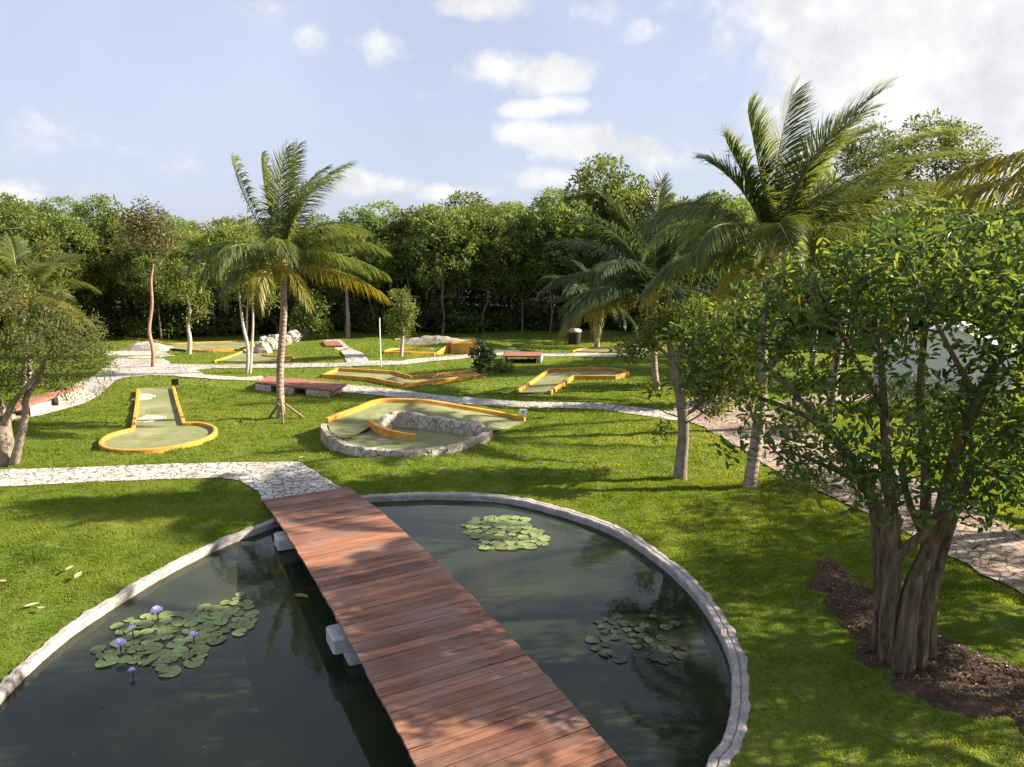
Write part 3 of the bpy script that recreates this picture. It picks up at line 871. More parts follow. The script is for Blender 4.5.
# ------------------------------------------------------------------ pond: floor, water, coping
WL = -.12
tag(sheet_geo(pond + nrm * .15, lambda x, y: np.full(len(x), -1.1), .8).build('pond_floor', M['pond_floor']), kind='structure')
tag(sheet_geo(pond + nrm * .06, lambda x, y: np.full(len(x), WL), .6).build('water', M['water']), kind='structure')
prof = [(0, -1.2), (0, -.3), (.0, .0), (.04, .035), (.10, .05), (.44, .052), (.50, .028), (.54, .02), (.58, .05), (.93, .048), (1.0, .015), (1.03, -.25)]
vs = []
jn = np.array([noise.noise((p[0] * 3.2, p[1] * 3.2, 1)) for p in pond]); jm = np.array([noise.noise((p[0] * 9, p[1] * 9, 3)) for p in pond])
for a, z in prof:
    k = .02 if z > -.28 else 0
    vs.append(np.column_stack([pond + nrm * (cw * a + jn * .05 * (a > .9) + jm * .025 * (k > 0))[:, None], z + (jm * .016 + jn * .012) * (k > 0)]))
v = np.stack(vs, 1).reshape(-1, 3); k = len(prof); f = []
n = len(pond)
for i in range(n):
    j = (i + 1) % n
    for a in range(k - 1): f.append((i * k + a, i * k + a + 1, j * k + a + 1, j * k + a))
g = Geo(); g.add(v, f, smooth=False)
o = mono(g, 'pond_kerb', M['coping'], (cen[0], cen[1], 0))
tag(o, 'rough pale stone kerb curving all round the lily pond', 'pond edge')

# ------------------------------------------------------------------ main footbridge
e0 = .5 * (at(265, 499, .1) + at(345, 487, .1)); near_c = ray(519.5, 767)[:2] * ((.55 - CAM_H) / ray(519.5, 767)[2])
dirv = np.array([near_c[0] - e0[0], near_c[1] - e0[1]]); dirv /= np.linalg.norm(dirv)
brz = math.atan2(dirv[1], dirv[0]) - math.pi / 2       # local +y runs towards the camera
bridge = thing('footbridge', (e0[0], e0[1], 0), 'long reddish plank footbridge arching across the lily pond', 'footbridge', None, brz)
SPAN, HW = 18.5, 1.19


def deck_z(s): return .07 + .62 * math.sin(math.pi * min(max(s / SPAN, 0), 1)) ** .85


g = Geo(); s = .0
while s < SPAN:
    w = rnd.uniform(.17, .235); sc = s + w / 2
    sl = math.atan2(deck_z(sc + .1) - deck_z(sc - .1), .2)
    l = HW + rnd.uniform(-.006, .008); xo = rnd.uniform(-.008, .008)
    gg = Geo(); add_box(gg, (0, 0, 0), (l, w / 2 - rnd.choice([.003, .004, .006, .012]), .024), bev=.006, tint=None)
    tint = rnd.random()
    for vv, bl in zip(gg.v, gg.blocks): pass
    v = np.concatenate(gg.v)
    rx, rzz, ry = sl + rnd.uniform(-.012, .012), rnd.uniform(-.004, .004), rnd.uniform(-.004, .004)
    y2 = v[:, 1] * math.cos(rx) - v[:, 2] * math.sin(rx); z2 = v[:, 1] * math.sin(rx) + v[:, 2] * math.cos(rx)
    v = np.column_stack([v[:, 0] + xo, y2 + sc + v[:, 0] * rzz, z2 + deck_z(sc) + v[:, 0] * ry + rnd.uniform(-.004, .004)])
    base = g.n; g.v.append(v); g.n += len(v)
    for f_, mi, t_, sm in gg.blocks: g.blocks.append((f_ + base, mi, np.full(len(f_), tint), sm))
    s += w
g.build('deck', M['deck'], bridge, local=True)
for sx in (-HW + .16, 0, HW - .16):
    g = Geo(); ss = np.linspace(.1, SPAN - .1, 40)
    pts = np.array([(sx, a, deck_z(a)) for a in ss]); cols = [(-.06, -.027), (.06, -.027), (.06, -.2), (-.06, -.2)]
    v = np.concatenate([pts + np.array([a, 0, b]) for a, b in cols]); f = []
    for i in range(39):
        for k in range(4):
            k2 = (k + 1) % 4; f.append((k * 40 + i, k2 * 40 + i, k2 * 40 + i + 1, k * 40 + i + 1))
    g.add(v, f, smooth=False); g.build('beam', M['dark_wood'], bridge, local=True)
for sl_ in (3.0, 8.4, 13.8):
    g = Geo(); zt = deck_z(sl_) - .215
    add_box(g, (0.0, sl_, zt - .15), (HW + .15, .27, .15), bev=.03)
    add_box(g, (0.0, sl_, (zt - .31 - 1.1) / 2), (HW - .12, .22, (zt - .31 + 1.1) / 2), bev=.03)
    g.build('pier', M['pier'], bridge, local=True)

# ------------------------------------------------------------------ lily pads
def pad_mesh(name, mname, seed, r=1.0):
    rr = random.Random(seed); n = 16; vs = [(0, 0, 0)]; g = Geo()
    for ring in (.55, 1.0):
        for k in range(n):
            a = .16 + (2 * math.pi - .32) * k / (n - 1)
            q = ring * (1 + .05 * math.sin(a * 3 + seed) + .03 * rr.uniform(-1, 1))
            vs.append((math.cos(a) * q, math.sin(a) * q, .05 * ring ** 3 * (1 + math.sin(a * 2 + seed)) * rr.uniform(.4, 1.5) ))
    f3 = [(0, 1 + k, 2 + k) for k in range(n - 1)]
    f4 = [(1 + k, 1 + n + k, 2 + n + k, 2 + k) for k in range(n - 1)]
    g.add(vs, f4, tint=np.array([rr.uniform(.2, .9) for _ in f4]) * .4 + .3)
    g.blocks.append((np.array(f3), 0, np.full(len(f3), .45), True))
    return g.mesh(name, M[mname])


def patch(blobs, n, r0, r1, mname, label, group, seed):
    rr = random.Random(seed); meshes = [pad_mesh('lily_pad', mname, seed + i) for i in range(5)]
    placed = []; tries = 0
    while len(placed) < n and tries < 6000:
        tries += 1
        bx, by, brx, bry = rr.choice(blobs)
        a = rr.uniform(0, 2 * math.pi); q = math.sqrt(rr.random())
        p = at(bx + brx * q * math.cos(a), by + bry * q * math.sin(a), WL)
        r = rr.uniform(r0, r1)
        if any((p[0] - u) ** 2 + (p[1] - v) ** 2 < (.78 * (r + w)) ** 2 for u, v, w in placed): continue
        placed.append((p[0], p[1], r))
    for i, (x, y, r) in enumerate(placed):
        o = bpy.data.objects.new('lily_pad', meshes[i % 5]); COL.objects.link(o)
        o.location = (x, y, WL + .006 + .0035 * (i % 6)); o.scale = (r, r, r); o.rotation_euler = (rr.uniform(-.03, .03), rr.uniform(-.03, .03), rr.uniform(0, 6.28))
        tag(o, label, 'lily pad', group)


patch([(112, 655, 20, 9), (150, 650, 28, 16), (150, 640, 40, 24), (180, 635, 40, 22), (205, 622, 30, 14), (215, 625, 34, 16), (235, 615, 20, 14), (238, 600, 6, 6), (195, 655, 8, 10), (165, 672, 6, 4), (250, 622, 8, 4)],
      90, .09, .20, 'pad', 'round green lily pad crowded among the lilac flowers beside the bridge', 'lily pads of the flowering patch', 3)
patch([(500, 522, 30, 6), (500, 530, 36, 12), (510, 537, 34, 12), (480, 527, 16, 7), (505, 546, 26, 5), (530, 540, 15, 8)],
      86, .09, .21, 'pad', 'yellow-green lily pad in the sunlit patch near the far pond edge', 'lily pads of the sunlit patch', 8)
patch([(635, 642, 40, 20), (630, 650, 30, 14), (650, 630, 30, 14), (672, 655, 16, 10), (615, 625, 20, 10), (600, 645, 12, 8)],
      40, .07, .135, 'pad_shade', 'greyish lily pad coloured dark for shade, in the loose patch by the near curve of the kerb', 'lily pads of the shaded patch', 15)


def flower(px, py, h, r, label):
    r *= .85
    p = at(px, py, WL + h); b0 = np.array([p[0], p[1], WL])
    t = thing('water_lily_flower', b0, label, 'water lily', 'lilac water lily flowers')
    g = Geo(); add_tube(g, [b0 + [0, 0, -.25], b0 + [.01, 0, h]], .012, 6); g.build('stem', M['stem'], t)
    g = Geo(); n = 26
    az = np.arange(n) * 2.39996; el = np.linspace(R(70), R(12), n)
    d = np.column_stack([np.cos(az) * np.cos(el), np.sin(az) * np.cos(el), np.sin(el)])
    nn = np.column_stack([-np.cos(az) * np.sin(el), -np.sin(az) * np.sin(el), np.cos(el)])
    leaf_cards(g, np.tile(p, (n, 1)), d, nn, np.full(n, r), np.full(n, r * .36), rng.uniform(0, 1, n), six=True)
    g.build('petals', M['petal'], t)
    g = Geo(); add_tube(g, [p + [0, 0, .0], p + [0, 0, r * .45]], [r * .2, r * .12], 8); g.build('stamens', M['gold'], t)


flower(157, 612, .32, .15, 'tall lilac water lily, highest above the pads')
flower(120, 645, .2, .15, 'wide pale lilac water lily at the near end of the flowering patch')
flower(132, 629, .18, .10, 'small nearly white water lily between two larger lilac ones')
flower(193, 636, .14, .11, 'bluish lilac water lily low in the middle of the pads')
flower(132, 671, .1, .08, 'half open lilac water lily at the rim of the patch, over the lowest pads')

# floating dead leaf and fallen leaves on the lawn
def fallen(px, py, L, label, z=None, cat='fallen leaf'):
    L *= .7
    p = at(px, py, WL + .01) if z == 'w' else at(px, py, .09)
    g = Geo(); a = rnd.uniform(0, 6.28)
    pts = []
    n = 9
    for i in range(n):
        t = i / (n - 1); w = L * .2 * math.sin(math.pi * t) ** .7 + .004
        for sgn in (-1, 0, 1):
            pts.append((math.cos(a) * (t - .5) * L - math.sin(a) * w * sgn, math.sin(a) * (t - .5) * L + math.cos(a) * w * sgn, .03 * abs(sgn) + .04 * math.sin(3 * t) * L))
    f = []
    for i in range(n - 1):
        for k in range(2): f.append((i * 3 + k, i * 3 + k + 1, (i + 1) * 3 + k + 1, (i + 1) * 3 + k))
    g.add(np.array(pts) + p, f, tint=.95); o = mono(g, 'fallen_leaf', M['frond_y'] if z == 'w' else M['leaf_pale'], p)
    tag(o, label, cat, 'fallen leaves')


fallen(79, 576, .45, 'large pale dry leaf lying on the lawn, biggest of those by the pond')
fallen(70, 569, .3, 'small dry leaf on the lawn just above the larger pale leaf')
fallen(32, 606, .36, 'pale dry leaf on the grass near the pond kerb')
fallen(42, 609, .26, 'narrow dry leaf beside another on the grass near the kerb')
fallen(3, 582, .3, 'dry leaf on the lawn at the very edge of the view')
fallen(301, 597, .5, 'yellowish leaf floating in the pond beside the bridge', 'w')
fallen(302, 458, .3, 'pale dry leaf on the grass behind the paved path end')

def specks(name, n, x0, x1, y0, y1, zf, L, matn, inside=None, outside=True):
    if outside: x, y = scatter(n, x0, x1, y0, y1)
    else:
        x = rng.uniform(x0, x1, n); y = rng.uniform(y0, y1, n)
    if inside is not None: k_ = in_poly(x, y, inside); x, y = x[k_], y[k_]
    m_ = len(x); g = Geo()
    D_ = np.column_stack([rng.normal(size=m_), rng.normal(size=m_), rng.normal(size=m_) * .1]); Nn = np.column_stack([rng.normal(size=m_) * .25, rng.normal(size=m_) * .25, np.ones(m_)])
    leaf_cards(g, np.column_stack([x, y, zf(x, y)]), D_, Nn, L * rng.uniform(.5, 1.3, m_), L * .4 * rng.uniform(.6, 1.2, m_), rng.uniform(0, 1, m_))
    tag(g.build(name, M[matn]), kind='stuff')


specks('lawn_litter', 1500, -22, 14, 8, 34, lambda x, y: lawn_z(x, y) + .035, .10, 'litter')
specks('pond_debris', 420, -12, 6, 4, 22, lambda x, y: np.full(len(x), WL + .006), .045, 'litter', pond, False)

# ------------------------------------------------------------------ palms
def frond_geo(base, az, el, L, droop, wind, leaf, nl, hang, seed, twist=0.0, wdt=.028):
    rg = np.random.default_rng(seed); n = 16
    p = np.array(base, float); pts = [p.copy()]; T = []
    for i in range(n):
        s = i / n; e = el - droop * s ** 1.25
        d = np.array([math.cos(e) * math.cos(az), math.cos(e) * math.sin(az), math.sin(e)]) + np.array([wind * s * s, 0, 0])
        d /= np.linalg.norm(d); T.append(d); p = p + d * L / n; pts.append(p.copy())
    T.append(T[-1]); pts = np.array(pts); T = np.array(T)
    g = Geo(); rad = np.linspace(.038, .006, n + 1)
    v, f = tube(pts, rad, 5); g.add(v, f, 1)
    t = np.repeat(np.linspace(.14, .995, nl), 2); sg = np.tile([1., -1.], nl)
    t = np.clip(t + rg.normal(0, .004, len(t)), .1, 1)
    fi = t * n; i0 = np.minimum(fi.astype(int), n - 1); u = (fi - i0)[:, None]
    P = pts[i0] * (1 - u) + pts[i0 + 1] * u; Tt = T[i0]
    side0 = np.array([-math.sin(az), math.cos(az), 0.])
    S = side0 - Tt * (Tt @ side0)[:, None]; S /= np.linalg.norm(S, axis=1)[:, None]
    U = np.cross(Tt, S); U = np.where((U[:, 2:3] < 0), -U, U)
    ct, st = math.cos(twist), math.sin(twist)
    S, U = S * ct + U * st, U * ct - S * st
    a = np.radians(22 + 48 * t ** 1.2)
    ll = leaf * (np.clip(np.sin(np.pi * (.12 + .80 * t)), 0, 1) ** .55) * rg.uniform(.82, 1.1, len(t))
    d0 = S * (sg * np.cos(a))[:, None] + Tt * np.sin(a)[:, None] + U * .30 + rg.normal(0, .07, (len(t), 3))
    d0 /= np.linalg.norm(d0, axis=1)[:, None]
    hangv = hang * rg.uniform(.6, 1.3, len(t))
    w0 = wdt * rg.uniform(.8, 1.2, len(t))
    W = np.cross(d0, np.array([0, 0, 1.])); W = .65 * Tt + .35 * W; W /= np.linalg.norm(W, axis=1)[:, None] + 1e-9
    rows = []; q = P.copy()
    for k, ws in enumerate((.55, 1.0, .75, .08)):
        rows.append((q - W * (w0 * ws)[:, None], q + W * (w0 * ws)[:, None]))
        d = d0 - np.column_stack([-wind * .25 * np.ones(len(t)) * k, np.zeros(len(t)), hangv * (k + .3)])
        d /= np.linalg.norm(d, axis=1)[:, None]
        q = q + d * (ll / 3)[:, None]
    v = np.stack([x_ for r_ in rows for x_ in r_], 1).reshape(-1, 3); m_ = len(t)
    f = np.arange(m_)[:, None] * 8
    fs = np.concatenate([f + np.array([2 * k, 2 * k + 1, 2 * k + 3, 2 * k + 2]) for k in range(3)])
    tn = np.clip(.42 + rg.normal(0, .16, m_), 0, 1)
    g.add(v, fs, 0, np.concatenate([tn, tn, np.clip(tn + .1, 0, 1)]), smooth=False)
    return g


def palm(base_px, heart_px, label, fronds=None, n=22, L=4.6, r=.16, dy=0.0, seed=0, wind=.35, base=None, heart=None, leaf=1.0, nl=110, nuts=True, yel=3, wdt=.028, fm='frond'):
    rr = random.Random(seed)
    b0 = at(*base_px) if base is None else np.array(base, float)
    h0 = P3(heart_px[0], heart_px[1], b0[1] + dy) if heart is None else np.array(heart, float)
    t = thing('palm_tree', b0, label, 'palm tree', 'coconut palms in the garden')
    mid1 = b0 + (h0 - b0) * .35 + np.array([rr.uniform(-.12, .12), rr.uniform(-.1, .1), 0]); mid2 = b0 + (h0 - b0) * .7 + np.array([rr.uniform(-.1, .1), 0, 0])
    pts = resample([b0 - [0, 0, .2], b0 + [0, 0, .15] + (h0 - b0) * .02, mid1, mid2, h0], 36)
    s = np.linspace(0, 1, 36); rad = r * (1 + .9 * np.exp(-s * 14) - .28 * s) * (1 + .03 * np.sin(s * 95))
    g = Geo(); add_tube(g, pts, rad, 14, .03); g.build('trunk', M['palm_bark'], t)
    g = Geo()                                   # fibrous crown base
    add_tube(g, [h0 - [0, 0, .35], h0, h0 + [0, 0, .5], h0 + [0, 0, .9]], [r * .8, r * 1.35, r * 1.1, r * .35], 12, .08); g.build('crown_shaft', M['husk'], t)
    if nuts:
        for k in range(6):
            a = rr.uniform(0, 6.28); g = Geo(); c = h0 + np.array([math.cos(a) * .27, math.sin(a) * .27, rr.uniform(-.32, -.08)])
            zz = np.linspace(-1, 1, 9); add_tube(g, [c + [0, 0, z * .14] for z in zz], np.sqrt(np.clip(1.02 - zz ** 2, .02, 1)) * .105, 10); g.build('coconut', M['husk'], t)
    if fronds is None:
        fronds = []
        for k in range(n):
            u = k / (n - 1)
            fronds.append((k * 137.5 + rr.uniform(-12, 12), 82 - 88 * u ** .9 + rr.uniform(-6, 6), L * rr.uniform(.85, 1.08) * (1 if u > .12 else .85), 45 + 55 * u + rr.uniform(-12, 12), .18 + .5 * u))
    for k, (az, el, l, dr, hang) in enumerate(fronds):
        l *= .93
        old = k >= len(fronds) - yel
        g = frond_geo(h0 + np.array([math.cos(R(az)) * .1, math.sin(R(az)) * .1, .25 * max(0, math.sin(R(el)))]), R(az), R(el), l, R(dr), wind, leaf, nl, hang, seed * 100 + k, rr.uniform(-.35, .35), wdt)
        o = g.build('frond', [M['frond_y'] if old else M[fm], M['rachis']], t)
        if old: o['label'] = 'drooping old frond turning yellow'
    return t, b0, h0


# tall palm with props: (azimuth, elevation, length, droop, leaflet hang); last ones are the old yellow fronds
F1 = [(95, 86, 5.4, 18, .12), (-80, 84, 5.1, 22, .15), (12, 80, 5.5, 45, .2), (170, 82, 4.6, 18, .15), (60, 80, 5.0, 35, .2), (-30, 76, 5.0, 50, .25), (176, 62, 4.9, 6, .3),
      (5, 62, 4.4, 92, .4), (-20, 55, 4.4, 80, .45), (8, 40, 4.7, 75, .55), (75, 50, 4.4, 70, .5), (185, 36, 4.6, 82, .85), (198, 26, 4.2, 85, .9), (150, 40, 4.3, 80, .6),
      (240, 40, 4.4, 95, .7), (285, 45, 4.4, 95, .65), (335, 30, 4.5, 80, .7), (-4, 22, 4.7, 64, .95), (178, 10, 3.6, 80, .9), (255, 5, 3.2, 80, 1.0), (300, 5, 3.4, 80, .9), (352, 6, 4.8, 55, 1.1)]
p1, pb1, ph1 = palm((281, 419), (283, 268), 'tall coconut palm standing alone on the lawn, its trunk propped by stakes', [(a_, e_, l_ * (.93 if e_ > 50 else .96), d_ * 1.1, h_ * 1.25 + .08) for a_, e_, l_, d_, h_ in F1], seed=1, r=.17, wind=.45, yel=3, wdt=.022)
# wooden props
for (px, py, tx, ty, lab) in ((269, 418, 279, 403.5, 'short dark stake bracing the lone palm on its shaded side'), (304, 418, 285, 404, 'longer pale stake slanting up to the lone palm on its sunny side')):
    a = at(px, py); b_ = P3(tx, ty, pb1[1] - .15)
    g = Geo(); add_tube(g, [a - (b_ - a) * .08, a, b_], [.055, .055, .05], 8); o = mono(g, 'support_stake', M['stake'], a); tag(o, lab, 'wooden stake', 'stakes propping the palm')
g = Geo(); a = at(283, 424); add_tube(g, [a - [0, 0, .1], a + [0, 0, .75], P3(281, 398, pb1[1] - .2)], [.05, .05, .045], 8); o = mono(g, 'support_stake', M['stake'], a); tag(o, 'upright stake hidden against the foot of the lone palm trunk', 'wooden stake', 'stakes propping the palm')

F2 = [(90, 87, 4.8, 12, .1), (10, 82, 5.0, 45, .15), (170, 84, 4.2, 30, .2), (-30, 80, 5.2, 35, .15), (178, 74, 3.4, 60, .3), (30, 70, 5.4, 50, .2), (195, 72, 3.6, 40, .3), (-40, 62, 5.4, 55, .25), (-10, 55, 5.8, 55, .3), (12, 46, 5.8, 55, .35), (45, 50, 5.0, 55, .3), (-22, 40, 5.6, 60, .4), (0, 30, 5.8, 55, .5),
      (-25, 18, 5.2, 55, .55), (180, 52, 4.4, 95, .6), (215, 40, 4.4, 95, .6), (150, 40, 4.4, 85, .6), (110, 30, 4.4, 70, .5), (250, 40, 4.2, 90, .6), (285, 35, 4.4, 80, .6), (320, 20, 5.0, 60, .6), (5, 8, 5.2, 50, .8), (160, 12, 4.2, 65, .8), (230, 5, 4.0, 70, .8), (300, 0, 4.0, 60, .8)]
palm((750, 488), (772, 262), 'tall leaning coconut palm beside the wide path, its crown above the leafy tree', F2, seed=2, r=.2, dy=.4, wind=.4, yel=2, wdt=.019, nl=170, leaf=1.25)
F3 = [(90, 84, 4.6, 20, .15), (30, 74, 4.8, 45, .2), (150, 72, 4.6, 45, .2), (-20, 66, 4.8, 55, .25), (200, 62, 4.6, 60, .3), (0, 48, 5.0, 45, .35), (170, 48, 4.8, 60, .35), (-50, 45, 4.6, 70, .4), (230, 40, 4.6, 70, .4), (60, 40, 4.5, 60, .4),
      (120, 35, 4.6, 60, .4), (185, 28, 4.8, 65, .6), (-8, 30, 4.9, 70, .7), (210, 15, 4.6, 65, .7), (150, 12, 4.4, 60, .7), (270, 25, 4.2, 80, .6), (300, 18, 4.2, 75, .7), (340, 12, 4.6, 65, .8), (30, 8, 4.4, 60, .8), (190, 0, 4.4, 55, .9)]
palm((656, 390), (654, 300), 'broad coconut palm with fronds coloured dark for shade, behind the young leaning tree', [(a_, e_ + 6, l_ * 1.28, d_ * 1.1, h_ * 1.15) for a_, e_, l_, d_, h_ in F3], seed=3, r=.18, dy=0, wind=.2, yel=1, wdt=.032, nl=140, leaf=1.2, fm='frond_shade')
palm((597, 347), (596, 305), 'small palm coloured dark for shade at the edge of the wood behind the flat golf hole', None, 16, 4.4, .2, seed=4, wind=.1, nl=90, wdt=.04, yel=1, nuts=False, fm='frond_shade')
palm((828, 427), (852, 238), 'palm with a smooth pale flared trunk across the wide path', None, 18, 4.2, .2, seed=5, wind=.4, yel=2)
palm((26, 385), (22, 300), 'feathery palm behind the forked tree, its crown yellowing below', None, 18, 4.2, .18, seed=6, wind=.15, yel=5)
# palm standing just outside the frame on the right, its fronds hang into view
palm(None, None, 'palm whose long yellow-green fronds reach in over the leafy tree', [(90, 75, 4.0, 30, .2), (30, 60, 4.6, 60, .3), (-40, 55, 4.6, 60, .3), (230, 22, 4.2, 70, .5), (270, 30, 4.4, 70, .6), (320, 20, 4.5, 70, .6), (10, 20, 4.5, 70, .6), (60, 15, 4.4, 70, .6),
     (150, 12, 4.2, 50, .7), (165, 8, 4.6, 38, .8), (120, 10, 4.4, 70, .7), (190, 12, 4.6, 50, .9), (183, 34, 4.9, 60, .75), (176, 24, 4.9, 52, .8)],
     seed=7, r=.18, wind=.05, base=(13.2, 14.2, 0), heart=(12.7, 14.0, 7.5), yel=2, wdt=.022, nl=120, leaf=1.25)

# ------------------------------------------------------------------ broadleaf trees
def grow_tree(limbs, attract, rg, step=.35, tw=.006, rexp=.5, trunk_sides=9, jit=.12, ridge=0.0, wob=.06):
    """limbs: list of (points n x 3, radii n). Returns wood Geo; every attractor is joined to the nearest limb or branch."""
    wood = Geo(); nodes = []; par = []; rad = []
    for pts, rr in limbs:
        n = max(6, int(np.linalg.norm(np.diff(np.asarray(pts, float), axis=0), axis=1).sum() / .25))
        p = resample(pts, n); r_ = np.interp(np.linspace(0, 1, n), np.linspace(0, 1, len(rr)), rr)
        add_tube(wood, p, r_, trunk_sides, wob, ridge=ridge)
        s0 = len(nodes)
        for i in range(n):
            nodes.append(p[i]); par.append(-1 if i == 0 else s0 + i - 1); rad.append(r_[i])
    nl = len(nodes); cap = nl + len(attract) * 14
    NP = np.zeros((cap, 3)); NP[:nl] = nodes; cnt = nl; par = list(par)
    lo = np.array([0.0] * cap); lo[:nl] = 0
    start_ok = np.zeros(cap); start_ok[:nl] = np.where(NP[:nl, 2] < NP[:nl, 2].min() + .28 * (NP[:nl, 2].max() - NP[:nl, 2].min()), 3.0, 0)
    d0 = np.array([np.min(np.linalg.norm(NP[:nl] - a, axis=1)) for a in attract])
    ends = []
    for k in np.argsort(d0):
        a = attract[k]
        dv = NP[:cnt] - a; d = np.linalg.norm(dv, axis=1) + .35 * np.maximum(0, dv[:, 2] + .1) + start_ok[:cnt]
        j = int(np.argmin(d)); L = np.linalg.norm(NP[j] - a); m = min(12, max(1, int(L / step)))
        prev = j; up = np.array([0, 0, .18 * L])
        for i in range(1, m + 1):
            s = i / m
            q = NP[j] * (1 - s) + a * s + up * s * (1 - s) + (rg.normal(0, jit * min(step, L), 3) if i < m else 0)
            if cnt >= cap: break
            NP[cnt] = q; par.append(prev); prev = cnt; cnt += 1
        ends.append(prev)
    w = np.zeros(cnt)
    for e in ends: w[e] += 1
    ch = [[] for _ in range(cnt)]
    for i in range(cnt - 1, -1, -1):
        if par[i] >= 0: w[par[i]] += w[i]; ch[par[i]].append(i)
    r_ = tw * np.maximum(w, 1) ** rexp
    done = np.zeros(cnt, bool)
    for i in range(nl, cnt):
        if done[i]: continue
        chain = [par[i], i]; done[i] = True; c = i
        while ch[c]:
            nx_ = max(ch[c], key=lambda z: w[z])
            if done[nx_]: break
            chain.append(nx_); done[nx_] = True; c = nx_
        p = NP[chain]; rr = r_[chain].copy(); rr[0] = rr[1]; rr[-1] *= .6
        v, f = tube(p, rr, 6 if rr[0] > .02 else 4); wood.add(v, f)
    return wood


def whorls(g, C, rg, per, spread, L, W, six, tint_mu=.45, tint_sd=.2, up=.35, light=None):
    """Leaf sprays round cluster centres."""
    n = len(C) * per; ci = np.repeat(np.arange(len(C)), per)
    d = rg.normal(size=(n, 3)); d[:, 2] = d[:, 2] * .75 + up; d /= np.linalg.norm(d, axis=1)[:, None]
    P = C[ci] + d * (spread * rg.uniform(.05, 1, n) ** .8)[:, None]
    nn = rg.normal(size=(n, 3)) * .55 + np.array([0, 0, 1.0])
    dd = d + rg.normal(0, .35, (n, 3)); dd[:, 2] -= .1
    tn = np.clip(tint_mu + np.repeat(rg.normal(0, tint_sd * .8, len(C)), per) + rg.normal(0, tint_sd * .6, n), 0, 1)
    leaf_cards(g, P, dd, nn, L * rg.uniform(.65, 1.25, n), W * rg.uniform(.7, 1.2, n), tn, six=six)


def blob_points(blobs, n, rg, shell=.55, dmin=.2):
    vol = np.array([b[3] ** 2.2 for b in blobs]); vol /= vol.sum(); out = []
    tries = 0
    while len(out) < n and tries < n * 12:
        tries += 1
        b = blobs[rg.choice(len(blobs), p=vol)]
        d = rg.normal(size=3); d /= np.linalg.norm(d)
        rr = b[3] * rg.uniform(shell ** 3, 1) ** (1 / 3)
        q = np.array(b[:3]) + d * rr * np.array([1, 1, b[4] if len(b) > 4 else .8])
        if out and dmin and np.min(np.linalg.norm(np.array(out[-400:]) - q, axis=1)) < dmin: continue
        out.append(q)
    return np.array(out)


def broadleaf(base, limbs, C, rg, label, bark, leafm, per, spread, L, W, six=False, name='broadleaf_tree', cat='tree', group=None, tw=.006, mu=.45, sd=.2, sides=9, step=.35, up=.35, jit=.12, ridge=0.0, wob=.06):
    t = thing(name, base, label, cat, group)
    wood = grow_tree(limbs, C, rg, step, tw, .5, sides, jit, ridge, wob); wood.build('trunk', M[bark], t)
    g = Geo(); whorls(g, C, rg, per, spread, L, W, six, mu, sd, up); g.build('crown', M[leafm], t)
    return t


# big fluted tree on the right
Yb = at(905, 668)[1]
def q3(px, py, dy=0.0): return P3(px, py, Yb + dy)


def roots(px, py, dy):                       # stem foot on the ground
    p = at(px, py); return p + np.array([0, 0, -.12])


limbs = [
    ([roots(880, 650, 0), q3(882, 612, .15), q3(884, 560, .2), q3(886, 520, .1), q3(868, 482, -.1), q3(842, 446, -.3), q3(805, 405, -.3), q3(770, 370, 0)], [.21, .17, .15, .13, .1, .075, .05, .03]),
    ([roots(889, 662, 0), q3(888, 620, -.05), q3(893, 575, 0), q3(893, 530, .1), q3(888, 480, .3), q3(884, 420, .5), q3(880, 350, .7), q3(872, 290, .8)], [.24, .2, .17, .15, .12, .09, .06, .03]),
    ([roots(903, 671, 0), q3(906, 625, -.18), q3(914, 585, -.12), q3(930, 548, 0), q3(943, 505, 0), q3(955, 455, -.2), q3(978, 400, -.5), q3(1005, 340, -.8), q3(1020, 290, -1)], [.26, .21, .19, .17, .15, .12, .09, .06, .03]),
    ([roots(916, 668, 0), q3(920, 625, -.05), q3(932, 585, .1), q3(942, 545, .25), q3(958, 500, .5), q3(985, 450, .8), q3(1030, 410, 1.0), q3(1080, 370, 1.0)], [.24, .19, .17, .16, .13, .1, .07, .03]),
    ([roots(926, 658, 0), q3(928, 620, .2), q3(930, 580, .35), q3(925, 530, .6), q3(926, 470, .9), q3(920, 400, 1.2), q3(925, 330, 1.4), q3(940, 270, 1.4)], [.22, .17, .15, .13, .11, .085, .06, .03]),
    ([roots(886, 640, 0), q3(880, 600, .45), q3(878, 555, .5), q3(872, 505, .7), q3(850, 462, 1.0), q3(812, 420, 1.4), q3(765, 400, 1.6), q3(715, 385, 1.8)], [.18, .14, .12, .11, .09, .065, .045, .02]),
    ([q3(893, 562, .0), q3(912, 543, -.15), q3(935, 525, -.2), q3(962, 506, -.25), q3(1000, 480, -.4), q3(1050, 455, -.5)], [.11, .1, .09, .08, .06, .03]),
    ([q3(930, 550, .4), q3(908, 500, .7), q3(903, 460, .9), q3(915, 430, 1.0)], [.09, .08, .06, .03]),
    ([q3(866, 480, -.1), q3(835, 470, -.5), q3(800, 455, -.7), q3(772, 452, -.8)], [.06, .05, .035, .02]),
    ([q3(945, 500, .0), q3(975, 492, -.5), q3(1010, 500, -.8), q3(1035, 512, -.9)], [.06, .045, .03, .02]),
    ([q3(884, 410, .5), q3(850, 350, .2), q3(820, 300, 0), q3(800, 265, 0)], [.06, .045, .03, .015]),
    ([q3(978, 400, -.5), q3(950, 350, -.9), q3(925, 300, -1.1), q3(910, 260, -1.2)], [.06, .045, .03, .015]),
]
BL = []
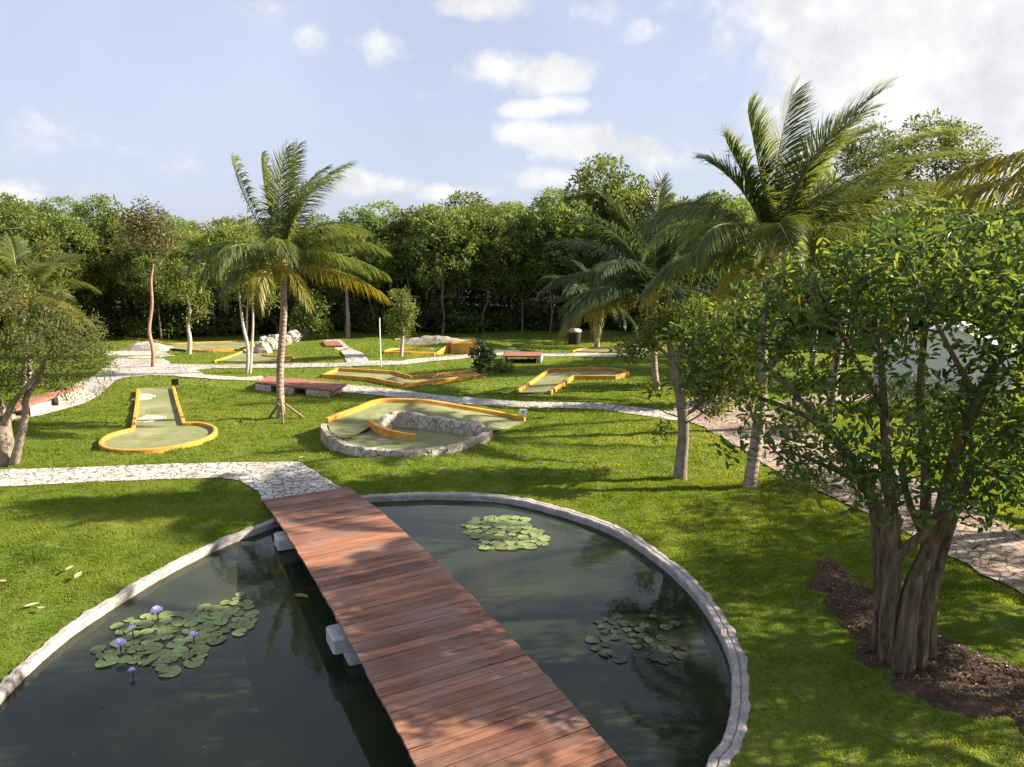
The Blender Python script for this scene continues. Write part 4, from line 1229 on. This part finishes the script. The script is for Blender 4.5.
for (px, py, dy, r_) in [(715, 338, 1.6, .55), (752, 312, 1.2, .6), (795, 300, .8, .7), (838, 282, .6, .7), (880, 262, .2, .7), (925, 252, .3, .75), (975, 248, 0, .8), (1020, 262, -.3, .9), (1075, 300, 0, 1.1), (1130, 350, 0, 1.1), (742, 372, 1.4, .55), (700, 372, 1.9, .4),
                         (785, 345, .5, .65), (832, 335, -.2, .65), (885, 312, -.6, .65), (940, 300, -.8, .7), (995, 310, -1.0, .75), (1045, 360, -.8, .9), (1005, 365, -.9, .6), (815, 395, -.3, .5), (792, 452, -.7, .42), (770, 440, -.4, .35), (858, 418, .4, .45),
                         (930, 418, .9, .5), (985, 425, -.7, .6), (1030, 445, -.6, .6), (1010, 500, -.8, .42), (855, 470, .7, .4), (955, 455, .6, .4), (1060, 430, .6, .9), (870, 285, 1.3, .7), (940, 280, 1.5, .7), (1010, 300, 1.3, .9), (845, 385, -.4, .4), (965, 390, -.6, .42),
                         (692, 335, 1.9, .3), (690, 382, 2, .25), (735, 455, .3, .22), (760, 418, .2, .3), (838, 455, -.7, .4), (800, 490, -.8, .25), (880, 448, -.9, .4), (925, 470, -1.0, .35), (975, 470, -1.1, .4), (990, 515, -1.0, .3), (1040, 500, -.8, .45), (905, 360, -.8, .4), (935, 350, -.4, .4), (890, 375, .3, .35), (825, 300, 0, .5), (868, 498, -.9, .3), (888, 478, -1.0, .35), (908, 505, -1.1, .28), (948, 492, -1.2, .35), (970, 505, -1.2, .3), (1005, 470, -1.0, .4), (930, 440, -1.1, .4), (850, 430, -.8, .4), (815, 470, -.8, .3)]:
    c = q3(px, py, dy); BL.append((*c, r_, .75))
rg = np.random.default_rng(5)
limbs = [(p_, [v_ * f_ for v_, f_ in zip(r_, [.56, .56, .56, .54, .55, .58, .62, .65, .7, .7])]) for p_, r_ in limbs]
C = blob_points(BL, 640, rg, .2, .28)
pr = proj(C)
gap = (pr[:, 0] > 866) & (pr[:, 0] < 962) & (pr[:, 1] > 338) & (pr[:, 1] < 388) & (rg.random(len(C)) < .55)
C = C[~gap]
big = broadleaf(at(903, 668), limbs, C, rg, 'large multi-stemmed tree with a fluted trunk rooted in bare soil', 'bark_big', 'leaf_big', 18, .29, .17, .076, True, tw=.0062, mu=.46, sd=.28, sides=26, step=.28, up=.3, ridge=.42, wob=.03)

# young leaning tree by the pond
rg = np.random.default_rng(6); b0 = at(680, 479); Yy = b0[1]
def y3(px, py, dy=0.0): return P3(px, py, Yy + dy)


limbs = [([b0 - [0, 0, .15], y3(681, 465), y3(684, 430), y3(681, 400), y3(675, 372), y3(672, 355), y3(667, 335)], [.24, .19, .165, .15, .135, .12, .05]),
         ([y3(673, 362), y3(690, 345, .3), y3(712, 336, .5), y3(735, 338, .6)], [.07, .05, .035, .02]),
         ([y3(673, 360), y3(655, 345, -.2), y3(640, 338, -.4), y3(625, 345, -.5)], [.06, .045, .03, .02]),
         ([y3(682, 425), y3(700, 415, -.5), y3(720, 400, -.8), y3(740, 395, -1)], [.03, .025, .02, .012]),
         ([y3(683, 418), y3(664, 412, -.3), y3(650, 400, -.5), y3(630, 395, -.6)], [.025, .02, .015, .01])]
BL = [(*y3(660, 330), .55), (*y3(672, 318, .2), .5), (*y3(690, 330, .3), .6), (*y3(712, 335, .5), .7), (*y3(735, 345, .6), .75), (*y3(700, 360, .6), .7), (*y3(725, 375, .8), .8), (*y3(645, 345, -.2), .5), (*y3(628, 352, -.4), .4), (*y3(745, 395, -.8), .5), (*y3(715, 400, .8), .7), (*y3(690, 385, 1), .5), (*y3(662, 436, -.3), .25), (*y3(652, 392, -.6), .25)]
BL += [(*y3(755, 330, 1.2), .8), (*y3(738, 360, .3), .7), (*y3(700, 310, .8), .5), (*y3(722, 322, 1.2), .7), (*y3(655, 318, .2), .4)]
C = blob_points(BL, 900, rg, .2, .15)
broadleaf(b0, limbs, C, rg, 'young tree with a leaning bare trunk on the sunny lawn above the pond', 'bark_grey', 'leaf_lime', 10, .19, .15, .07, True, tw=.006, mu=.5, sd=.25)

# forked olive-leaved tree at the left edge
rg = np.random.default_rng(7); b0 = at(4, 464); Yl = b0[1]
def l3(px, py, dy=0.0): return P3(px, py, Yl + dy)


limbs = [([b0 - [0, 0, .2], l3(3, 445), l3(1, 420), l3(-6, 400), l3(-10, 370), l3(-5, 330), l3(5, 295)], [.34, .29, .24, .19, .13, .08, .03]),
         ([at(12, 465) - [0, 0, .15], l3(20, 440, -.3), l3(25, 415, -.3), l3(26, 398, -.2), l3(38, 380, 0), l3(50, 350, .1), l3(60, 315, .1)], [.15, .115, .1, .09, .07, .05, .02]),
         ([l3(3, 430), l3(12, 405, -.3), l3(28, 385, -.5), l3(48, 360, -.5), l3(80, 345, -.4)], [.12, .09, .07, .045, .02]),
         ([l3(-6, 400), l3(-30, 375, .3), l3(-60, 350, .4)], [.14, .09, .04]),
         ([l3(26, 398, -.2), l3(30, 370, .5), l3(25, 330, .8), l3(35, 300, 1)], [.07, .06, .04, .02])]
BL = []
for (px, py, dy, r_) in [(5, 300, .3, .9), (35, 315, .5, .9), (60, 325, .2, .9), (80, 340, 0, .85), (98, 352, -.2, .55), (70, 355, -.5, .9), (45, 350, -.6, .9), (20, 345, -.4, .9), (0, 350, -.3, .9), (-30, 340, 0, 1.0), (55, 380, -.3, .6), (85, 375, -.2, .5), (30, 375, .8, .6), (8, 385, -.5, .55), (-10, 380, -.6, .7), (55, 296, .7, .5), (108, 368, -.2, .4), (112, 352, 0, .3), (20, 285, .2, .5), (92, 325, .5, .5), (100, 395, 0, .3), (70, 395, -.4, .35), (10, 405, -.6, .3), (-40, 310, 0, 1.0), (-60, 360, 0, 1.0)]:
    BL.append((*l3(px, py, dy), r_, .8))
BL = [(*b_[:3], b_[3] * .82, .8) for b_ in BL]
C = blob_points(BL, 1150, rg, .4, .17)
broadleaf(b0, limbs, C, rg, 'spreading small-leaved olive green tree with a forked pale trunk beside the paved path', 'bark_grey', 'leaf_olive', 18, .24, .10, .05, False, tw=.0022, mu=.5, sd=.28)


# slim garden trees in the distance
def slim(base_px, trunk_px, crown, n, label, bark, leafm, per, spread, L, W, r0=.1, seed=0, extra=(), mu=.5, sd=.25, tw=.008, name='slender_tree', group=None):
    rg = np.random.default_rng(seed); b0 = at(*base_px); Yq = b0[1]
    pts = [b0 - [0, 0, .1]] + [P3(a, b_, Yq) for a, b_ in trunk_px]
    limbs = [(pts, np.linspace(r0, r0 * .35, len(pts)))]
    for tr, re in extra: limbs.append(([P3(a, b_, Yq + .2) if i else at(a, b_) - [0, 0, .1] for i, (a, b_) in enumerate(tr)], np.linspace(re, re * .4, len(tr))))
    s = Yq / F
    BLq = [(*P3(a, b_, Yq + dy), rp * s, .85) for a, b_, dy, rp in crown]
    C = blob_points(BLq, n, rg, .15, .12)
    return broadleaf(b0, limbs, C, rg, label, bark, leafm, per, spread, L, W, False, name, 'tree', group, tw=tw, mu=mu, sd=sd, sides=8, step=.5)


slim((153, 367), [(153, 350), (149, 330), (152, 305), (151, 280), (153, 262), (146, 245)], [(140, 235, 0, 16), (150, 222, 0, 16), (160, 235, .4, 14), (132, 220, -.3, 10), (165, 250, 0, 10), (145, 210, 0, 8)], 200,
     'tall thin tree with a reddish trunk and a sparse twiggy brown-green top', 'bark_red', 'leaf_dry', 14, .5, .2, .1, .125, 21, mu=.45, tw=.006)
slim((189, 354), [(190, 340), (188, 325), (190, 310), (187, 295)], [(185, 285, 0, 20), (198, 300, 0, 12), (175, 275, 0, 14), (192, 270, 0, 14), (200, 312, 0, 8), (188, 320, -.3, 6)], 170,
     'slim tree with a white trunk and yellow-green crown on the far lawn', 'bark_pale', 'leaf_lime', 14, .5, .22, .11, .15, 22)
slim((247, 373), [(248, 350), (243, 325), (240, 300), (237, 275)], [(238, 270, 0, 14), (250, 265, 0, 16), (262, 285, 0, 14), (245, 290, .5, 12), (265, 300, 0, 9), (230, 285, 0, 9)], 190,
     'slim tree of several thin pinkish stems rising from one foot near the footbridge', 'bark_pale', 'leaf_lime', 14, .5, .22, .11, .11, 23,
     extra=[(((250, 373), (252, 345), (253, 320), (252, 290)), .09), (((247.5, 373), (247, 345), (247, 318), (249, 285)), .07)])
slim((401, 356), [(402, 345), (403, 330), (400, 315), (399, 305)], [(400, 300, 0, 10), (405, 312, 0, 12), (396, 318, 0, 10), (406, 328, 0, 9), (397, 332, 0, 7)], 150,
     'small bright green tree with a pale stem beside the white pole', 'bark_pale', 'leaf_lime', 14, .4, .2, .1, .13, 24)
slim((306, 340), [(306, 335), (305, 325)], [(305, 315, 0, 12), (315, 308, 0, 11), (318, 325, 0, 10), (298, 325, 0, 9), (310, 300, 0, 8), (320, 338, 0, 8)], 170,
     'rounded dense green tree at the edge of the wood over the rock row', 'bark_dark', 'leaf_wood', 14, .5, .26, .13, .15, 25)
slim((348, 338), [(348, 320), (347, 300), (346, 280)], [(346, 268, 0, 16), (335, 262, 1, 14), (358, 260, 1, 14), (350, 250, 1, 12)], 200,
     'grey straight-trunked tree at the wood edge, beyond the drooping yellow frond', 'bark_grey', 'leaf_wood', 16, .55, .28, .14, .22, 26)
# big clump-crowned tree against the bright sky at the right
slim((905, 366), [(905, 330), (900, 280), (905, 230), (915, 190)], [(870, 150, 0, 28), (900, 160, 0, 26), (930, 140, 0, 28), (955, 150, 0, 26), (975, 165, 0, 18), (890, 180, 0, 26), (940, 185, 0, 22), (850, 160, 0, 20), (910, 210, 0, 30), (950, 130, 0, 12), (985, 150, 0, 10), (860, 200, 0, 22)], 520,
     'tall tree with clumped branches standing out against the bright sky', 'bark_grey', 'leaf_wood', 16, .5, .24, .12, .3, 27, name='tall_tree')
for k, (bx, by, tp, cr, n, lab, lm) in enumerate([
    ((812), 372, [(815, 340), (818, 300)], [(820, 290, 0, 26), (800, 275, 0, 20), (840, 275, 0, 22), (825, 255, 0, 22), (805, 310, 0, 14), (845, 305, 0, 14)], 300, 'leafy tree behind the pale palm trunk, mixed with yellow sprays', 'leaf_lime'),
    ((990), 385, [(990, 350), (985, 310)], [(985, 295, 0, 34), (1020, 290, 0, 34), (960, 280, 0, 28), (1000, 260, 0, 32), (1040, 330, 0, 30)], 380, 'dense tree rising behind the white building, near the frame edge', 'leaf_wood'),
    ((935), 378, [(930, 340), (928, 300)], [(925, 290, 0, 26), (950, 275, 0, 24), (905, 275, 0, 20), (930, 255, 0, 26)], 300, 'bushy tree growing over the roof of the white building', 'leaf_wood'),
    ((722), 362, [(722, 345), (720, 325)], [(722, 310, 0, 24), (700, 320, 0, 18), (745, 315, 0, 20), (728, 290, 0, 18)], 280, 'dark bushy tree behind the right hand path, under the leaning palm', 'leaf_dark'),
    ((776), 356, [(778, 330), (776, 300)], [(775, 285, 0, 22), (760, 300, 0, 16), (795, 295, 0, 18), (780, 265, 0, 20)], 260, 'mid green tree of the garden edge seen between two palms', 'leaf_wood'),
    ((852), 362, [(852, 330), (850, 300)], [(850, 285, 0, 26), (870, 270, 0, 22), (835, 270, 0, 18)], 260, 'green tree left of the white building behind slim trunks', 'leaf_wood')]):
    slim((bx, by), tp, cr, n, lab, 'bark_grey', lm, 15, .5, .24, .12, .2, 40 + k, name='garden_tree')


slim((742, 402), [(742, 385), (738, 362), (735, 345)], [(738, 330, 0, 20), (718, 342, 0, 16), (758, 338, 0, 18), (730, 312, 0, 14), (745, 356, -.3, 16), (712, 362, 0, 12), (765, 362, 0, 13)], 300,
     'small leafy light green tree between the leaning young tree and the leaning palm', 'bark_grey', 'leaf_lime', 14, .32, .17, .085, .1, 51, name='garden_tree')
slim((700, 385), [(700, 370), (697, 352)], [(697, 338, 0, 15), (684, 345, 0, 12), (710, 335, 0, 13), (700, 322, 0, 12), (690, 360, 0, 10)], 200,
     'light green sapling tree just behind the leaning young tree, over the path fork', 'bark_grey', 'leaf_lime', 14, .35, .18, .09, .08, 52, name='garden_tree')

# shrubs
def shrub(px, py, r_px, h_px, label, leafm, seed, L=.16, W=.07, n=110, per=14, name='shrub'):
    rg = np.random.default_rng(seed); b0 = at(px, py); s = b0[1] / F
    BLq = [(b0[0], b0[1], b0[2] + h_px * s * .5, r_px * s, h_px / r_px * .5), (b0[0] + .3 * r_px * s, b0[1] + .1, b0[2] + h_px * s * .6, r_px * s * .6, .8)]
    C = blob_points(BLq, n, rg, .3, .06); C = C[C[:, 2] > b0[2] + .04]
    limbs = [([b0 - [0, 0, .05], b0 + [.02, 0, h_px * s * .3], b0 + [0, 0, h_px * s * .6]], [.05, .04, .02])]
    t = thing(name, b0, label, 'shrub'); grow_tree(limbs, C, rg, .2, .005).build('stem', M['bark_grey'], t)
    g = Geo(); whorls(g, C, rg, per, .16, L, W, False, .45, .25); g.build('foliage', M[leafm], t)


shrub(483, 378, 11, 42, 'dark upright leafy plant standing alone on the far lawn by the red bridge', 'leaf_dark', 61, .3, .1, 70, 12, 'garden_plant')
shrub(502, 372, 13, 8, 'low bright green tuft of plants beside the red bridge', 'leaf_lime', 62, .25, .06, 40)
shrub(735, 378, 28, 40, 'broad dark shrub beside the wide path behind the leaning young tree', 'leaf_dark', 63)
shrub(698, 372, 22, 30, 'dark shrub touching the leaning young tree at the path fork', 'leaf_dark', 64)
shrub(765, 392, 22, 36, 'leafy shrub by the leaning palm trunk at the path side', 'leaf_big', 65, n=150)
shrub(802, 488, 30, 26, 'low loose shrub at the lawn corner beside the wide path', 'leaf_big', 66, .1, .045, 80)
shrub(800, 432, 30, 34, 'glossy green shrub beyond the wide path near the pale palm trunk', 'leaf_big', 67, .12, .05, 150)
shrub(900, 410, 44, 34, 'wide dark hedge-like shrub in front of the white building', 'leaf_dark', 68, .15, .06, 200)
shrub(965, 420, 40, 36, 'second dark shrub in front of the white building, nearer the frame edge', 'leaf_dark', 69, .15, .06, 200)
shrub(664, 432, 10, 10, 'tiny dark sapling on the lawn by the thin path', 'leaf_dark', 70, .12, .05, 14, 8, 'sapling')

# ------------------------------------------------------------------ the wood behind
rgf = np.random.default_rng(77)


def wood_proto(seed, H, W, trunk_frac, nblob, n, per, bark='bark_dark'):
    rg = np.random.default_rng(seed); b0 = np.zeros(3)
    tr = H * trunk_frac
    pts = [b0 - [0, 0, .2], b0 + [rg.normal(0, .1), rg.normal(0, .1), tr * .5], b0 + [rg.normal(0, .25), rg.normal(0, .25), tr], b0 + [rg.normal(0, .4), rg.normal(0, .4), H * .8]]
    BLq = []
    for i in range(nblob):
        a = i * 2.4 + rg.uniform(-.4, .4); u = (i + .5) / nblob
        z = tr + (H - tr) * (.12 + .78 * u); rr = W * .5 * math.sqrt(max(.1, 1 - (2 * u - .9) ** 2)) * rg.uniform(.45, .85)
        BLq.append((math.cos(a) * rr, math.sin(a) * rr, z, W * rg.uniform(.14, .24), .8))
    C = blob_points(BLq, n, rg, .75, 0)
    wood = grow_tree([(pts, [H * .007 + .03, H * .0065 + .02, H * .006, .03])], C[::3], rg, .8, .012, .5, 7)
    g = Geo(); whorls(g, C, rg, per, .36, .30, .16, False, .5, .28, .4)
    return wood, g


PROTO = []
for k, (H, W, tf, nb, n, per) in enumerate([(10, 6.0, .30, 15, 520, 13), (11, 6.8, .34, 17, 600, 13), (9, 5.4, .22, 14, 480, 13), (11.5, 5.4, .42, 14, 460, 13), (10, 7.2, .28, 18, 620, 13)]):
    wd, lf = wood_proto(300 + k, H, W, tf, nb, n, per)
    whole = Geo(); lmn = 'leaf_wood_y' if k in (2, 4) else 'leaf_wood'
    for src, mi in ((wd, 0), (lf, 1)):
        b0 = whole.n
        for v in src.v: whole.v.append(v)
        for f_, _, t_, sm in src.blocks: whole.blocks.append((f_ + b0, mi, t_, sm))
        whole.n += src.n
    PROTO.append((wd.mesh('trunk', [M['bark_dark']]), lf.mesh('crown', [M[lmn]]), whole.mesh('woodland_tree', [M['bark_dark'], M[lmn]])))


def edge_y(x):
    """Front line of the wood."""
    return 58.5 - .0035 * (x - 2) ** 2 * (1 if x < 2 else 1.6) + 1.2 * math.sin(x * .31) + .8 * math.sin(x * .83 + 2)


def plant(x, y, k, sc, front):
    wd, lf, whole = PROTO[k]; z = float(gz(x, y)) - .1; rz = rgf.uniform(0, 6.28)
    if front:
        t = thing('woodland_tree', (x, y, z), 'leafy tree with a bare trunk along the shaded front edge of the wood', 'tree', 'trees along the front edge of the wood', rz)
        t.scale = (sc * rgf.uniform(.9, 1.1), sc * rgf.uniform(.9, 1.1), sc)
        for nm, me in (('trunk', wd), ('crown', lf)):
            o = bpy.data.objects.new(nm, me); COL.objects.link(o); o.parent = t
    else:
        o = bpy.data.objects.new('woodland_tree', whole); COL.objects.link(o)
        o.location = (x, y, z); o.rotation_euler = (0, 0, rz); o.scale = (sc * rgf.uniform(.85, 1.25), sc * rgf.uniform(.85, 1.25), sc)
        tag(o, 'rounded green crown rising among the deeper rows of the wood', 'tree', 'trees deeper in the wood')


x = -46
while x < 44:
    plant(x, edge_y(x) + rgf.uniform(-.6, .8), int(rgf.choice([0, 2, 2, 4] if x < -12 else [0, 1, 3, 3])), rgf.uniform(.75, .92) if x < -12 else rgf.uniform(.82, 1.0), True); x += rgf.uniform(2.2, 3.2)
for dy, step, s0, s1, wide in ((4, 3.2, .92, 1.06, 50), (9, 3.8, .98, 1.12, 54), (15, 4.4, 1.02, 1.18, 58), (23, 5.0, 1.08, 1.22, 64), (33, 5.8, 1.10, 1.26, 70), (46, 6.8, 1.16, 1.32, 80)):
    x = -wide
    while x < wide:
        xx = min(max(x, -46), 44)
        plant(x, edge_y(xx) + dy + rgf.uniform(-1.4, 1.4), int(rgf.choice([0, 1, 2, 4])), rgf.uniform(s0, s1) * (.84 if x < -8 else .92) * rgf.uniform(.88, 1.06), False); x += step * rgf.uniform(.8, 1.2)
for px, yq, k, sc in ((-30, 44, 4, .85), (8, 50, 1, .95), (42, 52, 4, .9), (75, 54, 0, .95), (-60, 50, 0, 1.0), (25, 57, 3, .95), (110, 57, 1, .95)):
    plant((px - 512) / F * yq, yq, k, sc, True)
# taller emergents near the centre right
for (px, d, k, sc) in ((600, 61, 1, 1.24), (630, 63, 4, 1.2), (575, 64, 0, 1.2), (650, 60, 4, 1.14)):
    plant((px - 512) / F * d, d, k, sc, False)
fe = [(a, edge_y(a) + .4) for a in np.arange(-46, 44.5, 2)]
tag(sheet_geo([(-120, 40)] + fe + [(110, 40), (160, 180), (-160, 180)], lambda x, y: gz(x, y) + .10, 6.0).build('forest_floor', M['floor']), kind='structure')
# undergrowth along the front edge: one uncountable mass
g = Geo(); n = 2600
xx = rgf.uniform(-50, 48, n); yy = np.array([edge_y(np.clip(a, -46, 44)) for a in xx]) + .3 + 9 * rgf.uniform(0, 1, n) ** 1.4; zz = rgf.uniform(0, 1, n) ** 1.2 * (3.0 + 1.2 * np.sin(xx * .7) + .12 * (yy - 56))
C = np.column_stack([xx, yy, zz]); whorls(g, C, rgf, 22, .75, .36, .18, False, .4, .25)
tag(g.build('undergrowth', M['leaf_dark']), kind='stuff')
g = Geo(); n = 900
xx = np.concatenate([rgf.uniform(-50, -9, 600), rgf.uniform(-9, 46, 300)]); yy = np.array([edge_y(np.clip(a, -46, 44)) for a in xx]) - rgf.uniform(-1.5, 1.2, n)
zz = rgf.uniform(0, 1, n) * (1.2 + 2.6 * np.clip(np.sin(xx * .9) + .4 * np.sin(xx * 2.3), 0, 1.4))
whorls(g, np.column_stack([xx, yy, zz]), rgf, 22, .6, .30, .15, False, .45, .28)
tag(g.build('brushwood', M['leaf_wood_y']), kind='stuff')

# ------------------------------------------------------------------ small footbridges and rocks
def small_bridge(pix, label, h=.32, abut=((0, .12), (.88, 1)), thick=.1):
    """pix: near-left, near-right, far-right, far-left ground pixels of the deck at height h."""
    c = [at(a, b_, h) for a, b_ in pix]; ctr = sum(c) / 4
    t = thing('footbridge', (ctr[0], ctr[1], float(gz(ctr[0], ctr[1]))), label, 'footbridge', 'small red footbridges')
    nl, nr, fr_, fl_ = c
    g = Geo(); n = 24
    for i in range(n):
        u0, u1 = i / n, (i + .93) / n
        a0, a1, b0, b1 = nl + (nr - nl) * u0, nl + (nr - nl) * u1, fl_ + (fr_ - fl_) * u0, fl_ + (fr_ - fl_) * u1
        dn = np.array([0, 0, -thick])
        g.add(np.array([a0, a1, b1, b0, a0 + dn, a1 + dn, b1 + dn, b0 + dn]), [(0, 1, 2, 3), (4, 7, 6, 5), (0, 4, 5, 1), (1, 5, 6, 2), (2, 6, 7, 3), (3, 7, 4, 0)], tint=rnd.random(), smooth=False)
    g.build('deck', M['reddeck'], t)
    for u0, u1 in abut:
        g = Geo(); pts = []
        a0, a1, b0, b1 = nl + (nr - nl) * u0, nl + (nr - nl) * u1, fl_ + (fr_ - fl_) * u0, fl_ + (fr_ - fl_) * u1
        off = (a0 - b0) / np.linalg.norm(a0 - b0) * .1
        top = np.array([a0 + off, a1 + off, b1 - off, b0 - off]) - [0, 0, thick + .004]; bot = top.copy(); bot[:, 2] = gz(bot[:, 0], bot[:, 1]) - .25
        bot[:2, :2] += off[:2] * .6
        g.add(np.concatenate([top, bot]), [(0, 1, 2, 3), (0, 4, 5, 1), (1, 5, 6, 2), (2, 6, 7, 3), (3, 7, 4, 0)], smooth=False)
        g.build('abutment', M['wallstone'], t)


small_bridge([(256, 382), (334, 390), (348, 383.5), (268, 376)], 'low red plank footbridge over pale stones behind the lone palm', .38, ((0, .2), (.38, .5), (.66, .95)))
small_bridge([(503, 355.8), (541, 355.8), (543, 351.8), (506, 351.8)], 'small far red footbridge with a white stone foot at one end', .45, ((0, .06), (.88, 1)))
small_bridge([(-40, 428), (68, 391), (86, 384), (-40, 414)], 'wide red ramp bridge with white stone supports behind the forked tree', .5, ((.28, .4), (.6, .7), (.9, 1.0)))
small_bridge([(326, 345.5), (343, 345.5), (338, 341), (322, 341)], 'dark red bridge at the far top of the straight stone path', .15, ((0, .1), (.9, 1)))


def rock(p, sx, sy, sz, label, seed, group='rocks beside the far golf hole', name='rock', parent=None):
    g = Geo(); nu, nv = 14, 9; vs = []
    for j in range(nv + 1):
        th = math.pi * j / nv
        for i in range(nu):
            ph = 2 * math.pi * i / nu
            d = Vector((math.sin(th) * math.cos(ph), math.sin(th) * math.sin(ph), math.cos(th)))
            q = 1 + .45 * noise.noise(d * 1.4 + Vector((seed * 3.1, 0, 0))) + .2 * noise.noise(d * 3.7 + Vector((0, seed, 0)))
            vs.append(np.array([d.x * sx, d.y * sy, d.z * sz]) * q + p)
    f = []
    for j in range(nv):
        for i in range(nu): f.append((j * nu + i, (j + 1) * nu + i, (j + 1) * nu + (i + 1) % nu, j * nu + (i + 1) % nu))
    g.add(np.array(vs), f, smooth=False); o = mono(g, name, M['wallstone'], p); tag(o, label, 'rock', group)


for k, (px, py, s, lab) in enumerate([(263, 353, .55, 'pale boulder at the near end of the rock row, nearest the stone path'), (268, 350, .7, 'big pale boulder second from the near end of the rock row'), (276, 346, .6, 'grey boulder in the middle of the rock row'),
                                      (284, 344, .55, 'low grey boulder beyond the middle of the rock row, behind the palm trunk'), (293, 342, .6, 'grey boulder next to the far end of the rock row'), (302, 339, .7, 'tallest pale boulder at the far end of the rock row')]):
    p = at(px, py); rock(p + np.array([0, 0, s * .5]), s, s * .7, s * .85, lab, k + 2)
# pale stone banks
def bank(pix, h, label):
    c = at(*pix[0]); d = at(*pix[1]); n = 16; g = Geo(); vs = []
    L = np.linalg.norm(d - c); ctr = (c + d) / 2; ax = (d - c) / L
    for i in range(n + 1):
        for j in range(9):
            u, v_ = i / n, j / 8
            p = c + (d - c) * u + np.array([0, (v_ - .3) * 2.2, 0]); r_ = max(0, 1 - abs(2 * u - 1) ** 2.2) * math.sin(math.pi * v_)
            vs.append((p[0], p[1], p[2] - .05 + h * r_ * (1 + .25 * noise.noise((p[0] * 2, p[1] * 2, 0)))))
    f = []
    for i in range(n):
        for j in range(8): f.append((i * 9 + j, (i + 1) * 9 + j, (i + 1) * 9 + j + 1, i * 9 + j + 1))
    g.add(np.array(vs), f, smooth=False); o = mono(g, 'stone_bank', M['wallstone'], ctr); tag(o, label, 'stone bank', 'pale stone banks by the far holes')


bank([(120, 350), (168, 350)], .55, 'pale heaped stone bank behind the reddish-trunked tree')
bank([(396, 343), (470, 343)], .5, 'long low grey stone bank in the shade under the wood')

# white pole, bin, building
p = at(381, 366); g = Geo(); add_tube(g, [p - [0, 0, .1], p + [0, 0, 1.2], P3(379.5, 318, p[1])], [.04, .035, .03], 10); o = mono(g, 'white_pole', M['white_paint'], p)
tag(o, 'slender white pole beside the junction of the stone paths', 'pole')
p = at(574.5, 344); t = thing('litter_bin', p, 'small dark litter bin with a pale lid on the far lawn', 'bin')
g = Geo(); add_tube(g, [p, p + [0, 0, .9]], [.42, .48], 14); g.build('body', M['dark_wood'], t)
g = Geo(); add_tube(g, [p + [0, 0, .904], p + [0, 0, 1.02], p + [0, 0, 1.12]], [.5, .5, .3], 14); g.build('lid', M['pier'], t)
# white building: long wall seen through the branches
wl, wr = at(871, 383)[:2], at(1010, 397)[:2]
d = (wr - wl); Lw = np.linalg.norm(d); d /= Lw; nb = np.array([-d[1], d[0]])
ctr = (wl + wr) / 2 + nb * 2.2
t = thing('garden_building', (ctr[0], ctr[1], 0), 'low white gabled building half hidden behind the branches', 'building')
tops = [(0, 1.75), (.55, 3.1), (1, 2.0)]
g = Geo(); vs = []
for u, h in tops:
    for dep in (0, 4.2):
        q = wl + d * Lw * u + nb * dep; vs += [(q[0], q[1], -.2), (q[0], q[1], h)]
g.add(vs, [(0, 4, 5, 1), (4, 8, 9, 5), (2, 3, 7, 6), (6, 7, 11, 10), (0, 1, 3, 2), (8, 10, 11, 9)], smooth=False); g.build('wall', M['white'], t)
for (u0, h0_), (u1, h1_) in ((tops[0], tops[1]), (tops[1], tops[2])):
    g = Geo(); vs = []
    for u, h in ((u0, h0_), (u1, h1_)):
        for dep in (-.12, 4.35):
            q = wl + d * Lw * u + nb * dep; vs += [(q[0], q[1], h + .004), (q[0], q[1], h + .09)]
    g.add(vs, [(1, 5, 7, 3), (0, 2, 6, 4), (0, 4, 5, 1), (2, 3, 7, 6), (0, 1, 3, 2), (4, 6, 7, 5)], smooth=False); g.build('roof', M['white'], t)

# leafy trees standing just beyond the frame edge, shading the soil bed and the bridge
def side_tree(b0, sc, seed, label, n):
    rg = np.random.default_rng(seed); b0 = np.array(b0, float)
    def q(a, b_, c): return b0 + np.array([a, b_, c]) * sc
    limbs = [([q(0, 0, -.1), q(0, 0, 1.2), q(-.3, .2, 2.6), q(-.6, 0, 4.2), q(-.5, .2, 6)], [.3, .24, .2, .13, .04]), ([q(-.3, .2, 2.4), q(-1.5, -.6, 3.6), q(-2.6, -1.2, 4.6)], [.14, .1, .03]), ([q(-.3, .2, 2.2), q(.2, 1.6, 3.6), q(.4, 2.6, 5)], [.14, .1, .03])]
    BL = [(*q(a, b_, z), r_ * sc, .8) for a, b_, z, r_ in ((-2.2, -1.2, 4.3, 1.3), (-.6, 0, 5.6, 1.7), (.6, 2.4, 4.8, 1.5), (-1.6, 1.6, 4.4, 1.4), (.8, -1.2, 4.6, 1.4), (-.5, -2.6, 3.8, 1.2), (-1.2, 3.2, 3.6, 1.2), (-1.8, .2, 3.2, 1.1))]
    broadleaf(b0, limbs, blob_points(BL, n, rg, .3, .16), rg, label, 'bark_grey', 'leaf_big', 14, .26, .18, .085, True, tw=.005)


side_tree((16.5, 12.8, 0), 1.15, 91, 'leafy tree beyond the soil bed, mostly outside the view', 620)
side_tree((12.8, 7.8, 0), 1.05, 92, 'leafy tree out of view on the near lawn, shading the bridge', 520)
side_tree((20.0, 17.0, 0), 1.3, 93, 'tallest leafy tree out of view beyond the wide path', 620)
